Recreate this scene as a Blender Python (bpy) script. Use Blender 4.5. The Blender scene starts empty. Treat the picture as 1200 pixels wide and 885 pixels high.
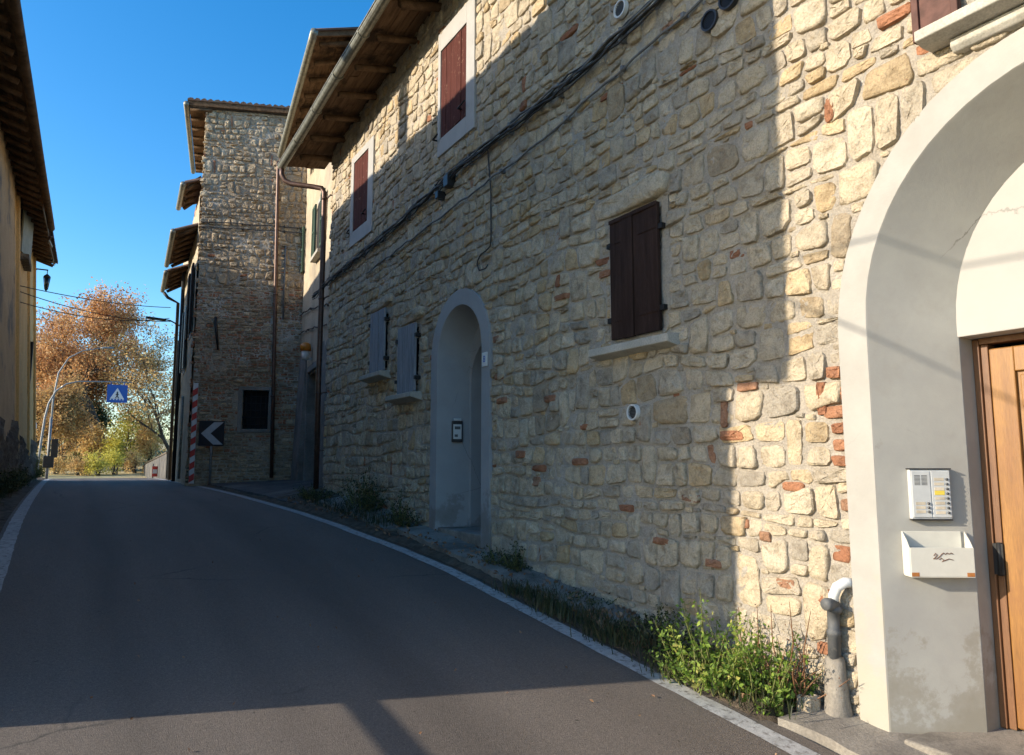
import bpy, bmesh, math, random
import numpy as np
from mathutils import Vector, Matrix
rnd = random.Random(7)
R = math.radians
S = bpy.context.scene
COL = S.collection

# ------------------------------------------------------------------ camera
cam = bpy.data.objects.new('camera', bpy.data.cameras.new('camera'))
COL.objects.link(cam)
cam.data.sensor_width = 36.0
cam.data.lens = 25.83
cam.data.clip_start = 0.05
cam.data.clip_end = 3000
cam.location = (0, 0, 1.65)
cam.rotation_euler = (R(90 + 6.79), 0, R(-30.6))
S.camera = cam

# ------------------------------------------------------------------ sky and sun
SUN_EL = R(19.6)
tr = Vector((0.9744, -0.2249, 0)).normalized()          # the way the light travels over the ground
sun_dir = Vector((tr.x * math.cos(SUN_EL), tr.y * math.cos(SUN_EL), -math.sin(SUN_EL)))
world = bpy.data.worlds.new('World')
S.world = world
world.use_nodes = True
wn = world.node_tree.nodes
sky = wn.new('ShaderNodeTexSky')
sky.sky_type = 'NISHITA'
sky.sun_disc = False
sky.sun_elevation = SUN_EL
sky.sun_rotation = math.atan2(-tr.x, -tr.y)
sky.air_density = 1.0
sky.dust_density = 0.8
sky.ozone_density = 2.5
hsv = wn.new('ShaderNodeHueSaturation')
hsv.inputs['Saturation'].default_value = 1.40
hsv.inputs['Value'].default_value = 0.95
world.node_tree.links.new(sky.outputs[0], hsv.inputs['Color'])
world.node_tree.links.new(hsv.outputs[0], wn['Background'].inputs['Color'])
wn['Background'].inputs['Strength'].default_value = 0.14
sl = bpy.data.lights.new('sun', 'SUN')
sl.energy = 3.1
sl.angle = R(0.53)
sl.color = (1.0, 0.88, 0.70)
so = bpy.data.objects.new('sun', sl)
COL.objects.link(so)
so.rotation_euler = sun_dir.to_track_quat('-Z', 'Y').to_euler()
so.location = (-20, 5, 20)
S.view_settings.view_transform = 'Standard'
S.view_settings.look = 'None'
S.view_settings.exposure = 1.2
S.view_settings.gamma = 1

# ------------------------------------------------------------------ materials
def nt(name):
    m = bpy.data.materials.new(name)
    m.use_nodes = True
    t = m.node_tree
    return m, t, t.nodes['Principled BSDF'], t.links.new

def noise(t, L, scale, detail=6, rough=.6, vec=None, mapping=None):
    n = t.nodes.new('ShaderNodeTexNoise')
    n.inputs['Scale'].default_value = scale
    n.inputs['Detail'].default_value = detail
    n.inputs['Roughness'].default_value = rough
    tc = t.nodes.new('ShaderNodeTexCoord')
    if mapping:
        mp = t.nodes.new('ShaderNodeMapping')
        mp.inputs['Scale'].default_value = mapping
        L(tc.outputs['Object'], mp.inputs['Vector'])
        L(mp.outputs[0], n.inputs['Vector'])
    else:
        L(tc.outputs['Object'], n.inputs['Vector'])
    return n

def ramp(t, L, fac, stops):
    r = t.nodes.new('ShaderNodeValToRGB')
    e = r.color_ramp.elements
    while len(e) < len(stops):
        e.new(0.5)
    for i, (p, c) in enumerate(stops):
        e[i].position = p
        e[i].color = (c[0], c[1], c[2], 1) if not isinstance(c, (int, float)) else (c, c, c, 1)
    L(fac, r.inputs['Fac'])
    return r

def mix(t, L, fac, a, b, mode='MIX'):
    m = t.nodes.new('ShaderNodeMix')
    m.data_type = 'RGBA'
    m.blend_type = mode
    for s, v in ((m.inputs['Factor'], fac), (m.inputs['A'], a), (m.inputs['B'], b)):
        pass
    def put(sock, v):
        if isinstance(v, (int, float)):
            sock.default_value = v
        elif isinstance(v, tuple):
            sock.default_value = (v[0], v[1], v[2], 1)
        else:
            L(v, sock)
    put(m.inputs[0], fac)
    put(m.inputs[6], a)
    put(m.inputs[7], b)
    return m.outputs[2]

def bump(t, L, b, height, strength, dist):
    n = t.nodes.new('ShaderNodeBump')
    n.inputs['Strength'].default_value = strength
    n.inputs['Distance'].default_value = dist
    L(height, n.inputs['Height'])
    if b.inputs['Normal'].links:
        L(b.inputs['Normal'].links[0].from_node.outputs[0], n.inputs['Normal'])
    L(n.outputs[0], b.inputs['Normal'])

def mottled(name, c1, c2, scale=3, rough=.85, bs=.4, bscale=60, bdist=.01, mapping=None, metal=0, c3=None, s3=1.2, t3=(.52, .62), fine=True):
    """two colours mixed by noise, an optional third in larger blotches, fine bump"""
    m, t, b, L = nt(name)
    n = noise(t, L, scale, mapping=mapping)
    r = ramp(t, L, n.outputs['Fac'], [(.35, c1), (.65, c2)])
    col = r.outputs[0]
    if fine:
        n4 = noise(t, L, bscale * 1.3, 3, mapping=mapping)
        g = ramp(t, L, n4.outputs['Fac'], [(.3, .78), (.7, 1.12)])
        col = mix(t, L, 1.0, col, g.outputs[0], 'MULTIPLY')
    if c3:
        n3 = noise(t, L, s3, 8, .65)
        f = ramp(t, L, n3.outputs['Fac'], [(t3[0], 0.0), (t3[1], 1.0)])
        col = mix(t, L, f.outputs[0], col, c3)
    L(col, b.inputs['Base Color'])
    b.inputs['Roughness'].default_value = rough
    b.inputs['Metallic'].default_value = metal
    n2 = noise(t, L, bscale, 8, .7, mapping=mapping)
    bump(t, L, b, n2.outputs['Fac'], bs, bdist)
    return m

def stone_mat(name, stops, stain=(.17, .155, .13), s0=.56, s1=.75):
    m, t, b, L = nt(name)
    a = t.nodes.new('ShaderNodeAttribute')
    a.attribute_name = 'tone'
    r = ramp(t, L, a.outputs['Fac'], stops)
    n1 = noise(t, L, 9, 8, .65)
    g = ramp(t, L, n1.outputs['Fac'], [(.3, (.62, .58, .52)), (.5, (1, .98, .93)), (.72, (1.22, 1.16, 1.05))])
    col = mix(t, L, 1.0, r.outputs[0], g.outputs[0], 'MULTIPLY')
    n2 = noise(t, L, 85, 6, .7)
    g2 = ramp(t, L, n2.outputs['Fac'], [(.3, (.6, .57, .52)), (.5, (1, 1, 1)), (.75, (1.2, 1.2, 1.15))])
    col = mix(t, L, .8, col, g2.outputs[0], 'MULTIPLY')
    n3 = noise(t, L, 1.1, 8, .6)
    f = ramp(t, L, n3.outputs['Fac'], [(s0, 0.0), (s1, .75)])
    col = mix(t, L, f.outputs[0], col, stain)
    L(col, b.inputs['Base Color'])
    b.inputs['Roughness'].default_value = .92
    b.inputs['Specular IOR Level'].default_value = .2
    n5 = noise(t, L, 26, 5, .62)
    bump(t, L, b, n1.outputs['Fac'], .75, .05)
    bump(t, L, b, n5.outputs['Fac'], .9, .022)
    bump(t, L, b, n2.outputs['Fac'], .6, .007)
    return m

def leaf_mat(name, stops, trans=.45):
    m, t, b, L = nt(name)
    a = t.nodes.new('ShaderNodeAttribute')
    a.attribute_name = 'tone'
    r = ramp(t, L, a.outputs['Fac'], stops)
    L(r.outputs[0], b.inputs['Base Color'])
    b.inputs['Roughness'].default_value = .6
    tl = t.nodes.new('ShaderNodeBsdfTranslucent')
    L(r.outputs[0], tl.inputs['Color'])
    ms = t.nodes.new('ShaderNodeMixShader')
    ms.inputs[0].default_value = trans
    L(b.outputs[0], ms.inputs[1])
    L(tl.outputs[0], ms.inputs[2])
    L(ms.outputs[0], t.nodes['Material Output'].inputs['Surface'])
    return m

def plain(name, c, rough=.5, metal=0, var=.25, scale=14):
    return mottled(name, tuple(x * (1 - var) for x in c), tuple(min(1, x * (1 + var)) for x in c), scale, rough, .08, 60, .002, metal=metal, fine=False)

M = {}
M['stone'] = stone_mat('buff rubble stone', [(0, (.37, .335, .29)), (.2, (.48, .42, .34)), (.45, (.535, .455, .345)), (.65, (.58, .51, .41)), (.84, (.55, .43, .28)), (.94, (.48, .37, .235)), (1, (.34, .295, .24))], (.30, .265, .22), .60, .85)
M['mortar'] = mottled('tan lime mortar', (.44, .385, .315), (.55, .49, .41), 5, .95, .9, 55, .03, c3=(.33, .29, .235), s3=1.3, t3=(.58, .8))
M['brick'] = stone_mat('orange brick', [(0, (.32, .15, .09)), (.5, (.41, .20, .12)), (1, (.38, .23, .155))], (.2, .13, .1), .6, .8)
M['tower_stone'] = stone_mat('weathered brown tower stone', [(0, (.28, .22, .16)), (.35, (.41, .325, .23)), (.7, (.52, .42, .30)), (1, (.60, .51, .39))], (.22, .185, .145), .58, .82)
M['tower_mortar'] = mottled('old tan mortar', (.34, .275, .205), (.47, .395, .30), 4, .95, 1, 50, .03, c3=(.50, .46, .39), s3=.9, t3=(.50, .60))
def soiled(m, z0, z1, col, seed_scale=2.6):
    """flaking and splash dirt that eats into the paint in ragged patches near the foot"""
    t = m.node_tree; L = t.links.new; b = t.nodes['Principled BSDF']
    src = b.inputs['Base Color'].links[0].from_socket
    tc = t.nodes.new('ShaderNodeTexCoord'); sx = t.nodes.new('ShaderNodeSeparateXYZ'); L(tc.outputs['Object'], sx.inputs[0])
    mr = t.nodes.new('ShaderNodeMapRange'); L(sx.outputs[2], mr.inputs[0])
    mr.inputs[1].default_value = z0; mr.inputs[2].default_value = z1; mr.inputs[3].default_value = .22; mr.inputs[4].default_value = -.12
    n = noise(t, L, seed_scale, 9, .68)
    ad = t.nodes.new('ShaderNodeMath'); ad.operation = 'ADD'; L(n.outputs['Fac'], ad.inputs[0]); L(mr.outputs[0], ad.inputs[1])
    f = ramp(t, L, ad.outputs[0], [(.56, 0.0), (.62, .55), (.75, .8)])
    L(mix(t, L, f.outputs[0], src, col), b.inputs['Base Color'])
    return m
M['surround'] = soiled(mottled('pale grey render surround', (.345, .33, .30), (.39, .375, .345), 4, .85, .3, 60, .006, c3=(.31, .285, .24), s3=1.6, t3=(.56, .80), fine=False), .2, 1.3, (.40, .36, .28))
M['jamb'] = soiled(mottled('grey painted cement jamb', (.34, .33, .305), (.39, .38, .345), 3, .85, .22, 30, .006, c3=(.30, .28, .245), s3=2.2, t3=(.50, .78), fine=False), .2, 1.1, (.25, .225, .175), 3.4)
M['blue_grey'] = soiled(mottled('blue grey painted render', (.31, .315, .32), (.355, .36, .365), 2.5, .8, .2, 40, .005, c3=(.30, .29, .28), s3=2.0, t3=(.55, .8), fine=False), .7, 1.6, (.19, .175, .155), 3.2)
M['white_render'] = mottled('white window render', (.37, .36, .345), (.42, .41, .39), 4, .85, .3, 80, .004, fine=False)
M['tympanum'] = mottled('white plaster', (.365, .35, .325), (.40, .385, .36), 2, .85, .2, 60, .003, fine=False)
M['cream'] = mottled('cream weathered plaster', (.44, .36, .25), (.54, .455, .33), 2, .9, .5, 40, .01, c3=(.30, .25, .19), s3=.9, t3=(.5, .7))
M['grey_plaster'] = mottled('grey stained plaster', (.20, .185, .165), (.29, .27, .24), 2, .9, .6, 30, .015, c3=(.14, .125, .105), s3=1.1, t3=(.5, .66))
M['yellow'] = mottled('ochre plaster', (.66, .41, .15), (.74, .49, .20), 1.6, .9, .4, 40, .01, c3=(.36, .25, .14), s3=.7, t3=(.52, .78), mapping=(1, 1, .35))
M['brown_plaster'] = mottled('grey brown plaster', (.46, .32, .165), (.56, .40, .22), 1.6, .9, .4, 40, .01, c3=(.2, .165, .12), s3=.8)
M['crumbling'] = mottled('crumbled dark wall foot', (.085, .07, .055), (.2, .165, .125), 7, .95, 1, 18, .06, c3=(.26, .22, .17), s3=4, t3=(.55, .65))
M['asphalt'] = None
M['wood_old'] = mottled('old brown roof timber', (.085, .052, .03), (.19, .118, .068), 3, .85, .5, 30, .01, mapping=(2, 2, 2))
M['plank'] = mottled('weathered soffit board', (.095, .056, .032), (.20, .125, .073), 3, .85, .5, 30, .01, mapping=(6, .5, 6), c3=(.045, .03, .02), s3=2.2)
M['red_wood'] = mottled('flaking dark red paint', (.066, .020, .015), (.10, .032, .024), 7, .8, .5, 40, .004, mapping=(3, 3, .35), c3=(.22, .12, .09), s3=14, t3=(.60, .68), fine=False)
M['brown_wood'] = mottled('dark brown stained wood', (.030, .0165, .0125), (.052, .030, .023), 5, .7, .3, 40, .003, mapping=(4, 4, .4))
M['grey_wood'] = mottled('bleached grey blue wood', (.22, .235, .26), (.35, .365, .39), 9, .85, .5, 40, .004, mapping=(4, 4, .3))
M['door_wood'] = mottled('varnished orange brown wood', (.20, .085, .018), (.30, .140, .032), 3, .45, .25, 30, .003, mapping=(5, 5, .5), c3=(.22, .09, .03), s3=3, t3=(.5, .8))
M['door_dark'] = mottled('dark door timber', (.13, .055, .022), (.2, .09, .036), 4, .5, .3, 30, .003, mapping=(5, 5, .4))
M['green_wood'] = mottled('faded green shutter paint', (.055, .095, .07), (.085, .13, .10), 6, .6, .3, 60, .003, mapping=(1, 1, .5))
M['pale_shutter'] = mottled('grey green shutter paint', (.20, .235, .21), (.27, .30, .27), 4, .7, .2, 60, .003)
M['brown_metal'] = plain('brown painted metal', (.105, .05, .04), .5)
M['sill'] = mottled('pale stone sill', (.38, .36, .31), (.50, .47, .41), 6, .85, .4, 70, .005, c3=(.25, .23, .19), s3=4, t3=(.6, .75))
M['gutter'] = plain('weathered grey green gutter metal', (.24, .235, .19), .5, .35)
M['copper'] = plain('brown copper downpipe', (.115, .07, .055), .45, .5)
M['iron'] = plain('black iron', (.02, .02, .02), .6, .3)
M['cable'] = plain('black cable sheath', (.045, .043, .042), .7)
M['cable_grey'] = plain('grey conduit', (.16, .16, .16), .6)
M['tile'] = mottled('old clay roof tile', (.10, .06, .042), (.165, .10, .07), 8, .9, .6, 40, .01, c3=(.12, .10, .08), s3=3)
M['dark'] = plain('dark interior', (.012, .012, .013), .9)
M['glass'] = None
M['white_paint'] = mottled('worn white road paint', (.38, .375, .36), (.52, .51, .49), 10, .85, .5, 90, .004, c3=(.17, .155, .14), s3=26, t3=(.52, .64))
M['concrete'] = mottled('worn pavement concrete', (.22, .195, .165), (.33, .295, .245), 3, .9, .7, 50, .01, c3=(.13, .115, .095), s3=2.2, t3=(.48, .62))
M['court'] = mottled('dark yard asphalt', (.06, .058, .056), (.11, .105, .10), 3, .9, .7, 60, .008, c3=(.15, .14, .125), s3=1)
M['dirt'] = mottled('dry dirt with litter', (.075, .055, .038), (.17, .13, .09), 8, .95, 1, 40, .03, c3=(.06, .05, .03), s3=5)
M['meadow'] = mottled('dry winter grass ground', (.40, .32, .15), (.55, .45, .24), .6, .95, .8, 8, .08, c3=(.26, .25, .09), s3=.25, t3=(.5, .7))
M['alu'] = plain('brushed aluminium', (.58, .59, .585), .4, .15, .05)
M['white_metal'] = plain('white enamel', (.62, .60, .53), .45, 0, .04)
M['white_plastic'] = plain('white plastic', (.72, .72, .70), .4, 0, .05)
M['grey_plastic'] = mottled('dusty grey pvc', (.07, .075, .08), (.12, .12, .12), 14, .65, .2, 60, .003, c3=(.24, .225, .20), s3=9, t3=(.54, .68), fine=False)
M['black_plastic'] = plain('black plastic', (.02, .02, .022), .4)
M['rust'] = plain('orange rust', (.42, .16, .04), .9)
M['label'] = plain('cream name label', (.60, .52, .40), .6, 0, .2)
M['yellow_label'] = plain('yellow sticker', (.75, .58, .08), .6, 0, .05)
M['sign_blue'] = plain('blue sign sheet', (.012, .10, .42), .4, 0, .05)
M['sign_white'] = plain('white sign sheet', (.72, .74, .76), .4, 0, .04)
M['sign_black'] = plain('black sign sheet', (.02, .022, .03), .4, 0, .1)
M['chevron_white'] = plain('dusty white reflective sheet', (.42, .44, .46), .5, 0, .08)
M['stripe_red'] = plain('red reflective band', (.50, .045, .035), .5, 0, .1)
M['stripe_white'] = plain('white reflective band', (.60, .60, .60), .5, 0, .08)
M['galv'] = plain('galvanised steel', (.24, .25, .26), .55, .3, .12)
M['orange'] = plain('amber beacon plastic', (.60, .20, .02), .3, 0, .05)
M['bark'] = mottled('grey brown bark', (.05, .04, .03), (.11, .09, .07), 6, .95, 1, 20, .05)
M['leaf_orange'] = leaf_mat('rust autumn leaf', [(0, (.28, .14, .075)), (.35, (.50, .26, .11)), (.7, (.68, .37, .14)), (1, (.76, .52, .27))], .5)
M['leaf_tan'] = leaf_mat('tan autumn leaf', [(0, (.34, .20, .085)), (.5, (.60, .40, .16)), (1, (.74, .56, .24))], .5)
M['leaf_olive'] = leaf_mat('olive leaf', [(0, (.08, .095, .03)), (.5, (.18, .17, .05)), (1, (.32, .26, .08))], .35)
M['leaf_dark'] = leaf_mat('dark evergreen leaf', [(0, (.012, .03, .012)), (1, (.04, .075, .025))], .2)
M['leaf_yellow'] = leaf_mat('yellow green leaf', [(0, (.26, .26, .05)), (.5, (.50, .46, .08)), (1, (.68, .60, .12))], .5)
M['leaf_green'] = leaf_mat('fresh weed leaf', [(0, (.09, .16, .025)), (.5, (.22, .34, .05)), (.85, (.38, .48, .08)), (1, (.50, .47, .13))], .45)
M['leaf_shade'] = leaf_mat('shade toned weed leaf', [(0, (.025, .035, .013)), (.6, (.055, .07, .024)), (1, (.12, .10, .042))], .3)  # darker copy of the weed leaf, with shade painted into its colour
M['stem'] = plain('green weed stem', (.16, .17, .05), .8)
M['litter'] = leaf_mat('dry fallen leaf', [(0, (.10, .05, .025)), (.5, (.24, .12, .06)), (1, (.36, .23, .13))], .1)

def road_material():
    m, t, b, L = nt('worn asphalt')
    n = noise(t, L, .9, 8, .6, mapping=(1.6, .25, 1))
    r = ramp(t, L, n.outputs['Fac'], [(.3, (.145, .120, .101)), (.7, (.20, .168, .142))])
    n2 = noise(t, L, 210, 3, .6)
    g = ramp(t, L, n2.outputs['Fac'], [(.34, .6), (.5, 1.0), (.68, 1.5)])
    col = mix(t, L, 1.0, r.outputs[0], g.outputs[0], 'MULTIPLY')
    n9 = noise(t, L, 75, 2, .5)
    g9 = ramp(t, L, n9.outputs['Fac'], [(.36, .86), (.5, 1.0), (.66, 1.14)])
    col = mix(t, L, 1.0, col, g9.outputs[0], 'MULTIPLY')
    # darker tyre polish / repaired seams running along the lane
    tc = t.nodes.new('ShaderNodeTexCoord')
    sx = t.nodes.new('ShaderNodeSeparateXYZ')
    L(tc.outputs['Object'], sx.inputs[0])
    nw = noise(t, L, .5, 3)
    for x0, w, k in ((.30, .22, .78), (1.75, .30, .80)):
        a = t.nodes.new('ShaderNodeMath'); a.operation = 'MULTIPLY_ADD'
        L(nw.outputs['Fac'], a.inputs[0]); a.inputs[1].default_value = .35; L(sx.outputs[0], a.inputs[2])
        d = t.nodes.new('ShaderNodeMath'); d.operation = 'SUBTRACT'
        L(a.outputs[0], d.inputs[0]); d.inputs[1].default_value = x0 + .17
        e = t.nodes.new('ShaderNodeMath'); e.operation = 'ABSOLUTE'
        L(d.outputs[0], e.inputs[0])
        f = ramp(t, L, e.outputs[0], [(0, k), (w, 1.0)])
        col = mix(t, L, 1.0, col, f.outputs[0], 'MULTIPLY')
    n5 = noise(t, L, 16, 2)
    sp = ramp(t, L, n5.outputs['Fac'], [(.22, .35), (.27, 1.0)])
    col = mix(t, L, 1.0, col, sp.outputs[0], 'MULTIPLY')
    L(col, b.inputs['Base Color'])
    b.inputs['Roughness'].default_value = .72
    bump(t, L, b, n2.outputs['Fac'], 1, .012)
    return m
for k_ in ('red_wood', 'brown_wood', 'grey_wood', 'green_wood', 'plank', 'wood_old', 'brown_metal'):
    M[k_].node_tree.nodes['Principled BSDF'].inputs['Specular IOR Level'].default_value = .12
def cracked(m, scale, width, k, thr=.52):
    """fine irregular cracks, only here and there"""
    t = m.node_tree; L = t.links.new; b = t.nodes['Principled BSDF']
    src = b.inputs['Base Color'].links[0].from_socket
    tc = t.nodes.new('ShaderNodeTexCoord'); nz = noise(t, L, scale * 2.2, 6, .7)
    mx = t.nodes.new('ShaderNodeMix'); mx.data_type = 'RGBA'; mx.inputs[0].default_value = .22 / max(.3, scale) * .6
    L(tc.outputs['Object'], mx.inputs[6]); L(nz.outputs['Color'], mx.inputs[7])
    v = t.nodes.new('ShaderNodeTexVoronoi'); v.feature = 'DISTANCE_TO_EDGE'; v.inputs['Scale'].default_value = scale
    L(mx.outputs[2], v.inputs['Vector'])
    e = ramp(t, L, v.outputs['Distance'], [(0, 1.0), (width, 0.0)])
    n2 = noise(t, L, scale * .7, 4, .6); f = ramp(t, L, n2.outputs['Fac'], [(thr, 0.0), (thr + .08, 1.0)])
    mu = t.nodes.new('ShaderNodeMath'); mu.operation = 'MULTIPLY'; L(e.outputs[0], mu.inputs[0]); L(f.outputs[0], mu.inputs[1])
    col = mix(t, L, mu.outputs[0], src, k)
    L(col, b.inputs['Base Color'])
    return m
M['asphalt'] = cracked(road_material(), .55, .006, (.06, .055, .05), .5)
for k_, c_ in (('jamb', (.17, .16, .14)), ('surround', (.20, .18, .15)), ('blue_grey', (.15, .15, .15)), ('tympanum', (.25, .24, .22))):
    cracked(M[k_], 1.1, .004, c_, .50)

def glass_material():
    m, t, b, L = nt('window glass')
    b.inputs['Base Color'].default_value = (.02, .03, .05, 1)
    b.inputs['Roughness'].default_value = .06
    b.inputs['Specular IOR Level'].default_value = .8
    return m
M['glass'] = glass_material()

# ------------------------------------------------------------------ mesh building
class MB:
    def __init__(s):
        s.v = []; s.f = []; s.m = []; s.t = []; s.sm = []
    def add(s, verts, faces, mat=0, tone=.5, smooth=False):
        o = len(s.v)
        s.v.extend([tuple(p) for p in verts])
        if isinstance(tone, (int, float)):
            s.t.extend([tone] * len(verts))
        else:
            s.t.extend(tone)
        for f in faces:
            s.f.append(tuple(i + o for i in f)); s.m.append(mat); s.sm.append(smooth)
        return s
    def obox(s, c, ax, ay, az, mat=0):
        """box with centre c and half axes"""
        c, ax, ay, az = map(Vector, (c, ax, ay, az))
        vs = [c + i * ax + j * ay + k * az for i in (-1, 1) for j in (-1, 1) for k in (-1, 1)]
        fs = [(0, 1, 3, 2), (4, 6, 7, 5), (0, 4, 5, 1), (2, 3, 7, 6), (0, 2, 6, 4), (1, 5, 7, 3)]
        return s.add(vs, fs, mat)
    def box(s, x0, x1, y0, y1, z0, z1, mat=0):
        return s.obox(((x0 + x1) / 2, (y0 + y1) / 2, (z0 + z1) / 2), ((x1 - x0) / 2, 0, 0), (0, (y1 - y0) / 2, 0), (0, 0, (z1 - z0) / 2), mat)
    def tube(s, pts, rad, n=8, mat=0, caps=True, tone=.5, smooth=True):
        pts = [Vector(p) for p in pts]
        rads = rad if isinstance(rad, (list, tuple)) else [rad] * len(pts)
        vs, fs = [], []
        prev = None
        for i, p in enumerate(pts):
            d = (pts[min(i + 1, len(pts) - 1)] - pts[max(i - 1, 0)])
            if d.length < 1e-9: d = Vector((0, 0, 1))
            d.normalize()
            if prev is None:
                a = d.orthogonal().normalized()
            else:
                a = prev - d * prev.dot(d)
                if a.length < 1e-6: a = d.orthogonal()
                a.normalize()
            prev = a
            b = d.cross(a)
            for k in range(n):
                w = 2 * math.pi * k / n
                vs.append(p + (a * math.cos(w) + b * math.sin(w)) * rads[i])
        for i in range(len(pts) - 1):
            for k in range(n):
                fs.append((i * n + k, i * n + (k + 1) % n, (i + 1) * n + (k + 1) % n, (i + 1) * n + k))
        if caps:
            fs.append(tuple(range(n))[::-1]); fs.append(tuple((len(pts) - 1) * n + k for k in range(n)))
        return s.add(vs, fs, mat, tone, smooth)
    def prism(s, poly, d, mat=0):
        """polygon (3D points) extruded by vector d"""
        n = len(poly); d = Vector(d)
        vs = [Vector(p) for p in poly] + [Vector(p) + d for p in poly]
        fs = [tuple(range(n))[::-1], tuple(range(n, 2 * n))] + [(i, (i + 1) % n, n + (i + 1) % n, n + i) for i in range(n)]
        return s.add(vs, fs, mat)
    def strip(s, A, B, mat=0, smooth=False):
        """quads between two equally long rows of points"""
        n = len(A)
        return s.add(list(A) + list(B), [(i, i + 1, n + i + 1, n + i) for i in range(n - 1)], mat, .5, smooth)
    def grid(s, P, nx, ny, mat=0, smooth=True):
        return s.add(P, [(j * nx + i, j * nx + i + 1, (j + 1) * nx + i + 1, (j + 1) * nx + i) for j in range(ny - 1) for i in range(nx - 1)], mat, .5, smooth)
    def build(s, name, mats, parent=None, bevel=0, loc=None):
        me = bpy.data.meshes.new(name)
        me.from_pydata(s.v, [], s.f)
        for m in (mats if isinstance(mats, list) else [mats]):
            me.materials.append(m)
        me.polygons.foreach_set('material_index', s.m)
        me.polygons.foreach_set('use_smooth', s.sm)
        a = me.attributes.new('tone', 'FLOAT', 'POINT')
        a.data.foreach_set('value', s.t)
        me.update()
        o = bpy.data.objects.new(name, me)
        COL.objects.link(o)
        if parent is not None:
            adopt(o, parent)
        if loc: o.location = loc
        if bevel:
            b = o.modifiers.new('edge', 'BEVEL'); b.width = bevel; b.segments = 2; b.limit_method = 'ANGLE'
        return o

def wloc(o):
    v = Vector(o.location)
    while o.parent is not None:
        o = o.parent
        v = v + o.location
    return v
def adopt(o, parent):
    """children keep the world coordinates their mesh was written in"""
    o.parent = parent
    o.location = -wloc(parent) if parent.type == 'EMPTY' else (0, 0, 0)
def adopt_local(o, parent):
    o.parent = parent

def tag(o, label, cat, group=None, kind=None):
    o['label'] = label; o['category'] = cat
    if group: o['group'] = group
    if kind: o['kind'] = kind
    return o
def thing(name, loc, label, cat, group=None):
    e = bpy.data.objects.new(name, None)
    e.empty_display_size = .2
    COL.objects.link(e); e.location = loc
    return tag(e, label, cat, group)
def struct(o):
    o['kind'] = 'structure'; return o
def copy_tree(o, parent=None):
    c = o.copy(); COL.objects.link(c)
    if parent is not None: c.parent = parent
    for ch in list(o.children): copy_tree(ch, c)
    return c

def wob(seed, n=5, f0=.5):
    r = random.Random(seed)
    T = [(r.uniform(.6, 1.4) * f0 * (1.7 ** k), r.uniform(0, 6.3), .62 ** k) for k in range(n)]
    return lambda x: sum(a * math.sin(f * x * 6.283 + p) for f, p, a in T) / 1.9

# ------------------------------------------------------------------ ground profile
PY = np.array([-400, -60, -20, 0, 5, 9, 10.6, 12.3, 14.5, 16.8, 20, 24, 28, 33, 38, 42, 46, 50, 55, 62, 70, 90, 140, 300, 2000])
PZ = np.array([-9, -6, -2, 0, .5, .895, .975, 1.035, 1.09, 1.13, 1.175, 1.195, 1.19, 1.13, 1.08, 1.16, 1.45, 1.85, 2.3, 2.8, 3.3, 4.5, 6, 7, 8])
def zr(y): return float(np.interp(y, PY, PZ))
def line_r(y): return float(np.interp(y, [-50, 2, 6.5, 7.6, 8.8, 12.4, 17, 22, 30, 45, 60], [3.14, 3.14, 3.15, 3.06, 2.88, 2.70, 2.58, 2.40, 2.42, 3.2, 4.4]))
def line_l(y): return float(np.interp(y, [-50, 4, 7.8, 10.9, 14.7, 27.7, 36, 45, 60], [-.45, -.47, -.50, -.56, -.60, -.72, -.72, -.3, .6]))

ys = list(np.unique(np.concatenate([np.arange(-30, 70, .5), np.arange(70, 200, 6), np.array([-800, -400, -150, -60, 260, 400, 700, 1200])])))
xs = [-900, -400, -150, -60, -30, -15, -8, -5, -3, -2, -1, 0, 1, 2, 3, 4, 6, 9, 15, 30, 60, 150, 400, 900]
g = MB()
g.grid([(x, y, zr(y) - .03 + (0 if abs(x) < 8 else .015 * (abs(x) - 8) if y > 45 else 0)) for y in ys for x in xs], len(xs), len(ys))
struct(g.build('ground', [M['meadow']]))

yr = [y for y in ys if -30 <= y <= 35]
g = MB()
cols = [0, .2, .4, .6, .8, 1]
P = []
for y in yr:
    a, b = line_l(y) - .14, line_r(y) + .16
    for c in cols: P.append((a + (b - a) * c, y, zr(y)))
g.grid(P, len(cols), len(yr), smooth=True)
struct(g.build('road', [M['asphalt']]))
def paint_strip(fn, w, y0, y1, name):
    g = MB(); A, B = [], []
    wa = wob(hash(name) % 100 + 3, 5, 1.5)
    for y in np.arange(y0, y1, .12):
        c = fn(y)
        A.append((c - w / 2 + .006 * wa(y), y, zr(y) + .004)); B.append((c + w / 2 + .006 * wa(y + 31), y, zr(y) + .004))
    g.strip(A, B)
    o = g.build(name, [M['white_paint']]); struct(o)
paint_strip(line_r, .13, -6, 33, 'road_marking')
paint_strip(line_l, .13, -6, 33, 'road_marking')

# dirt verge on the right, concrete pavement slabs on it, dark yard by the second house
W = 3.7
def zwall(y): return float(np.interp(y, [-10, 0, 2.5, 6.65, 8.1, 10, 12.8, 16, 20, 30], [-.97, .03, .29, .71, .84, 1.06, 1.31, 1.33, 1.30, 1.25]))
rw = random.Random(3)
g = MB(); P = []
yv = np.arange(-8, 26.01, .1)
for y in yv:
    a = line_r(y) + .10
    for k in range(9):
        f = k / 8
        x = a + (max(3.78, a + .5) + (0 if y < 12.6 else min(1.6, (y - 12.6) * .5 + .5)) - a) * f
        z = (zr(y) + .008) * (1 - f) + (zwall(y) - .04) * f + (.012 * rw.uniform(-1, 1) if 0 < k < 8 else 0)
        P.append((x, y, z + (.035 if 0 < k < 8 else 0) - (.08 if y < 2.8 else 0)))
g.grid(P, 9, len(yv))
struct(g.build('verge', [M['dirt']]))
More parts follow.
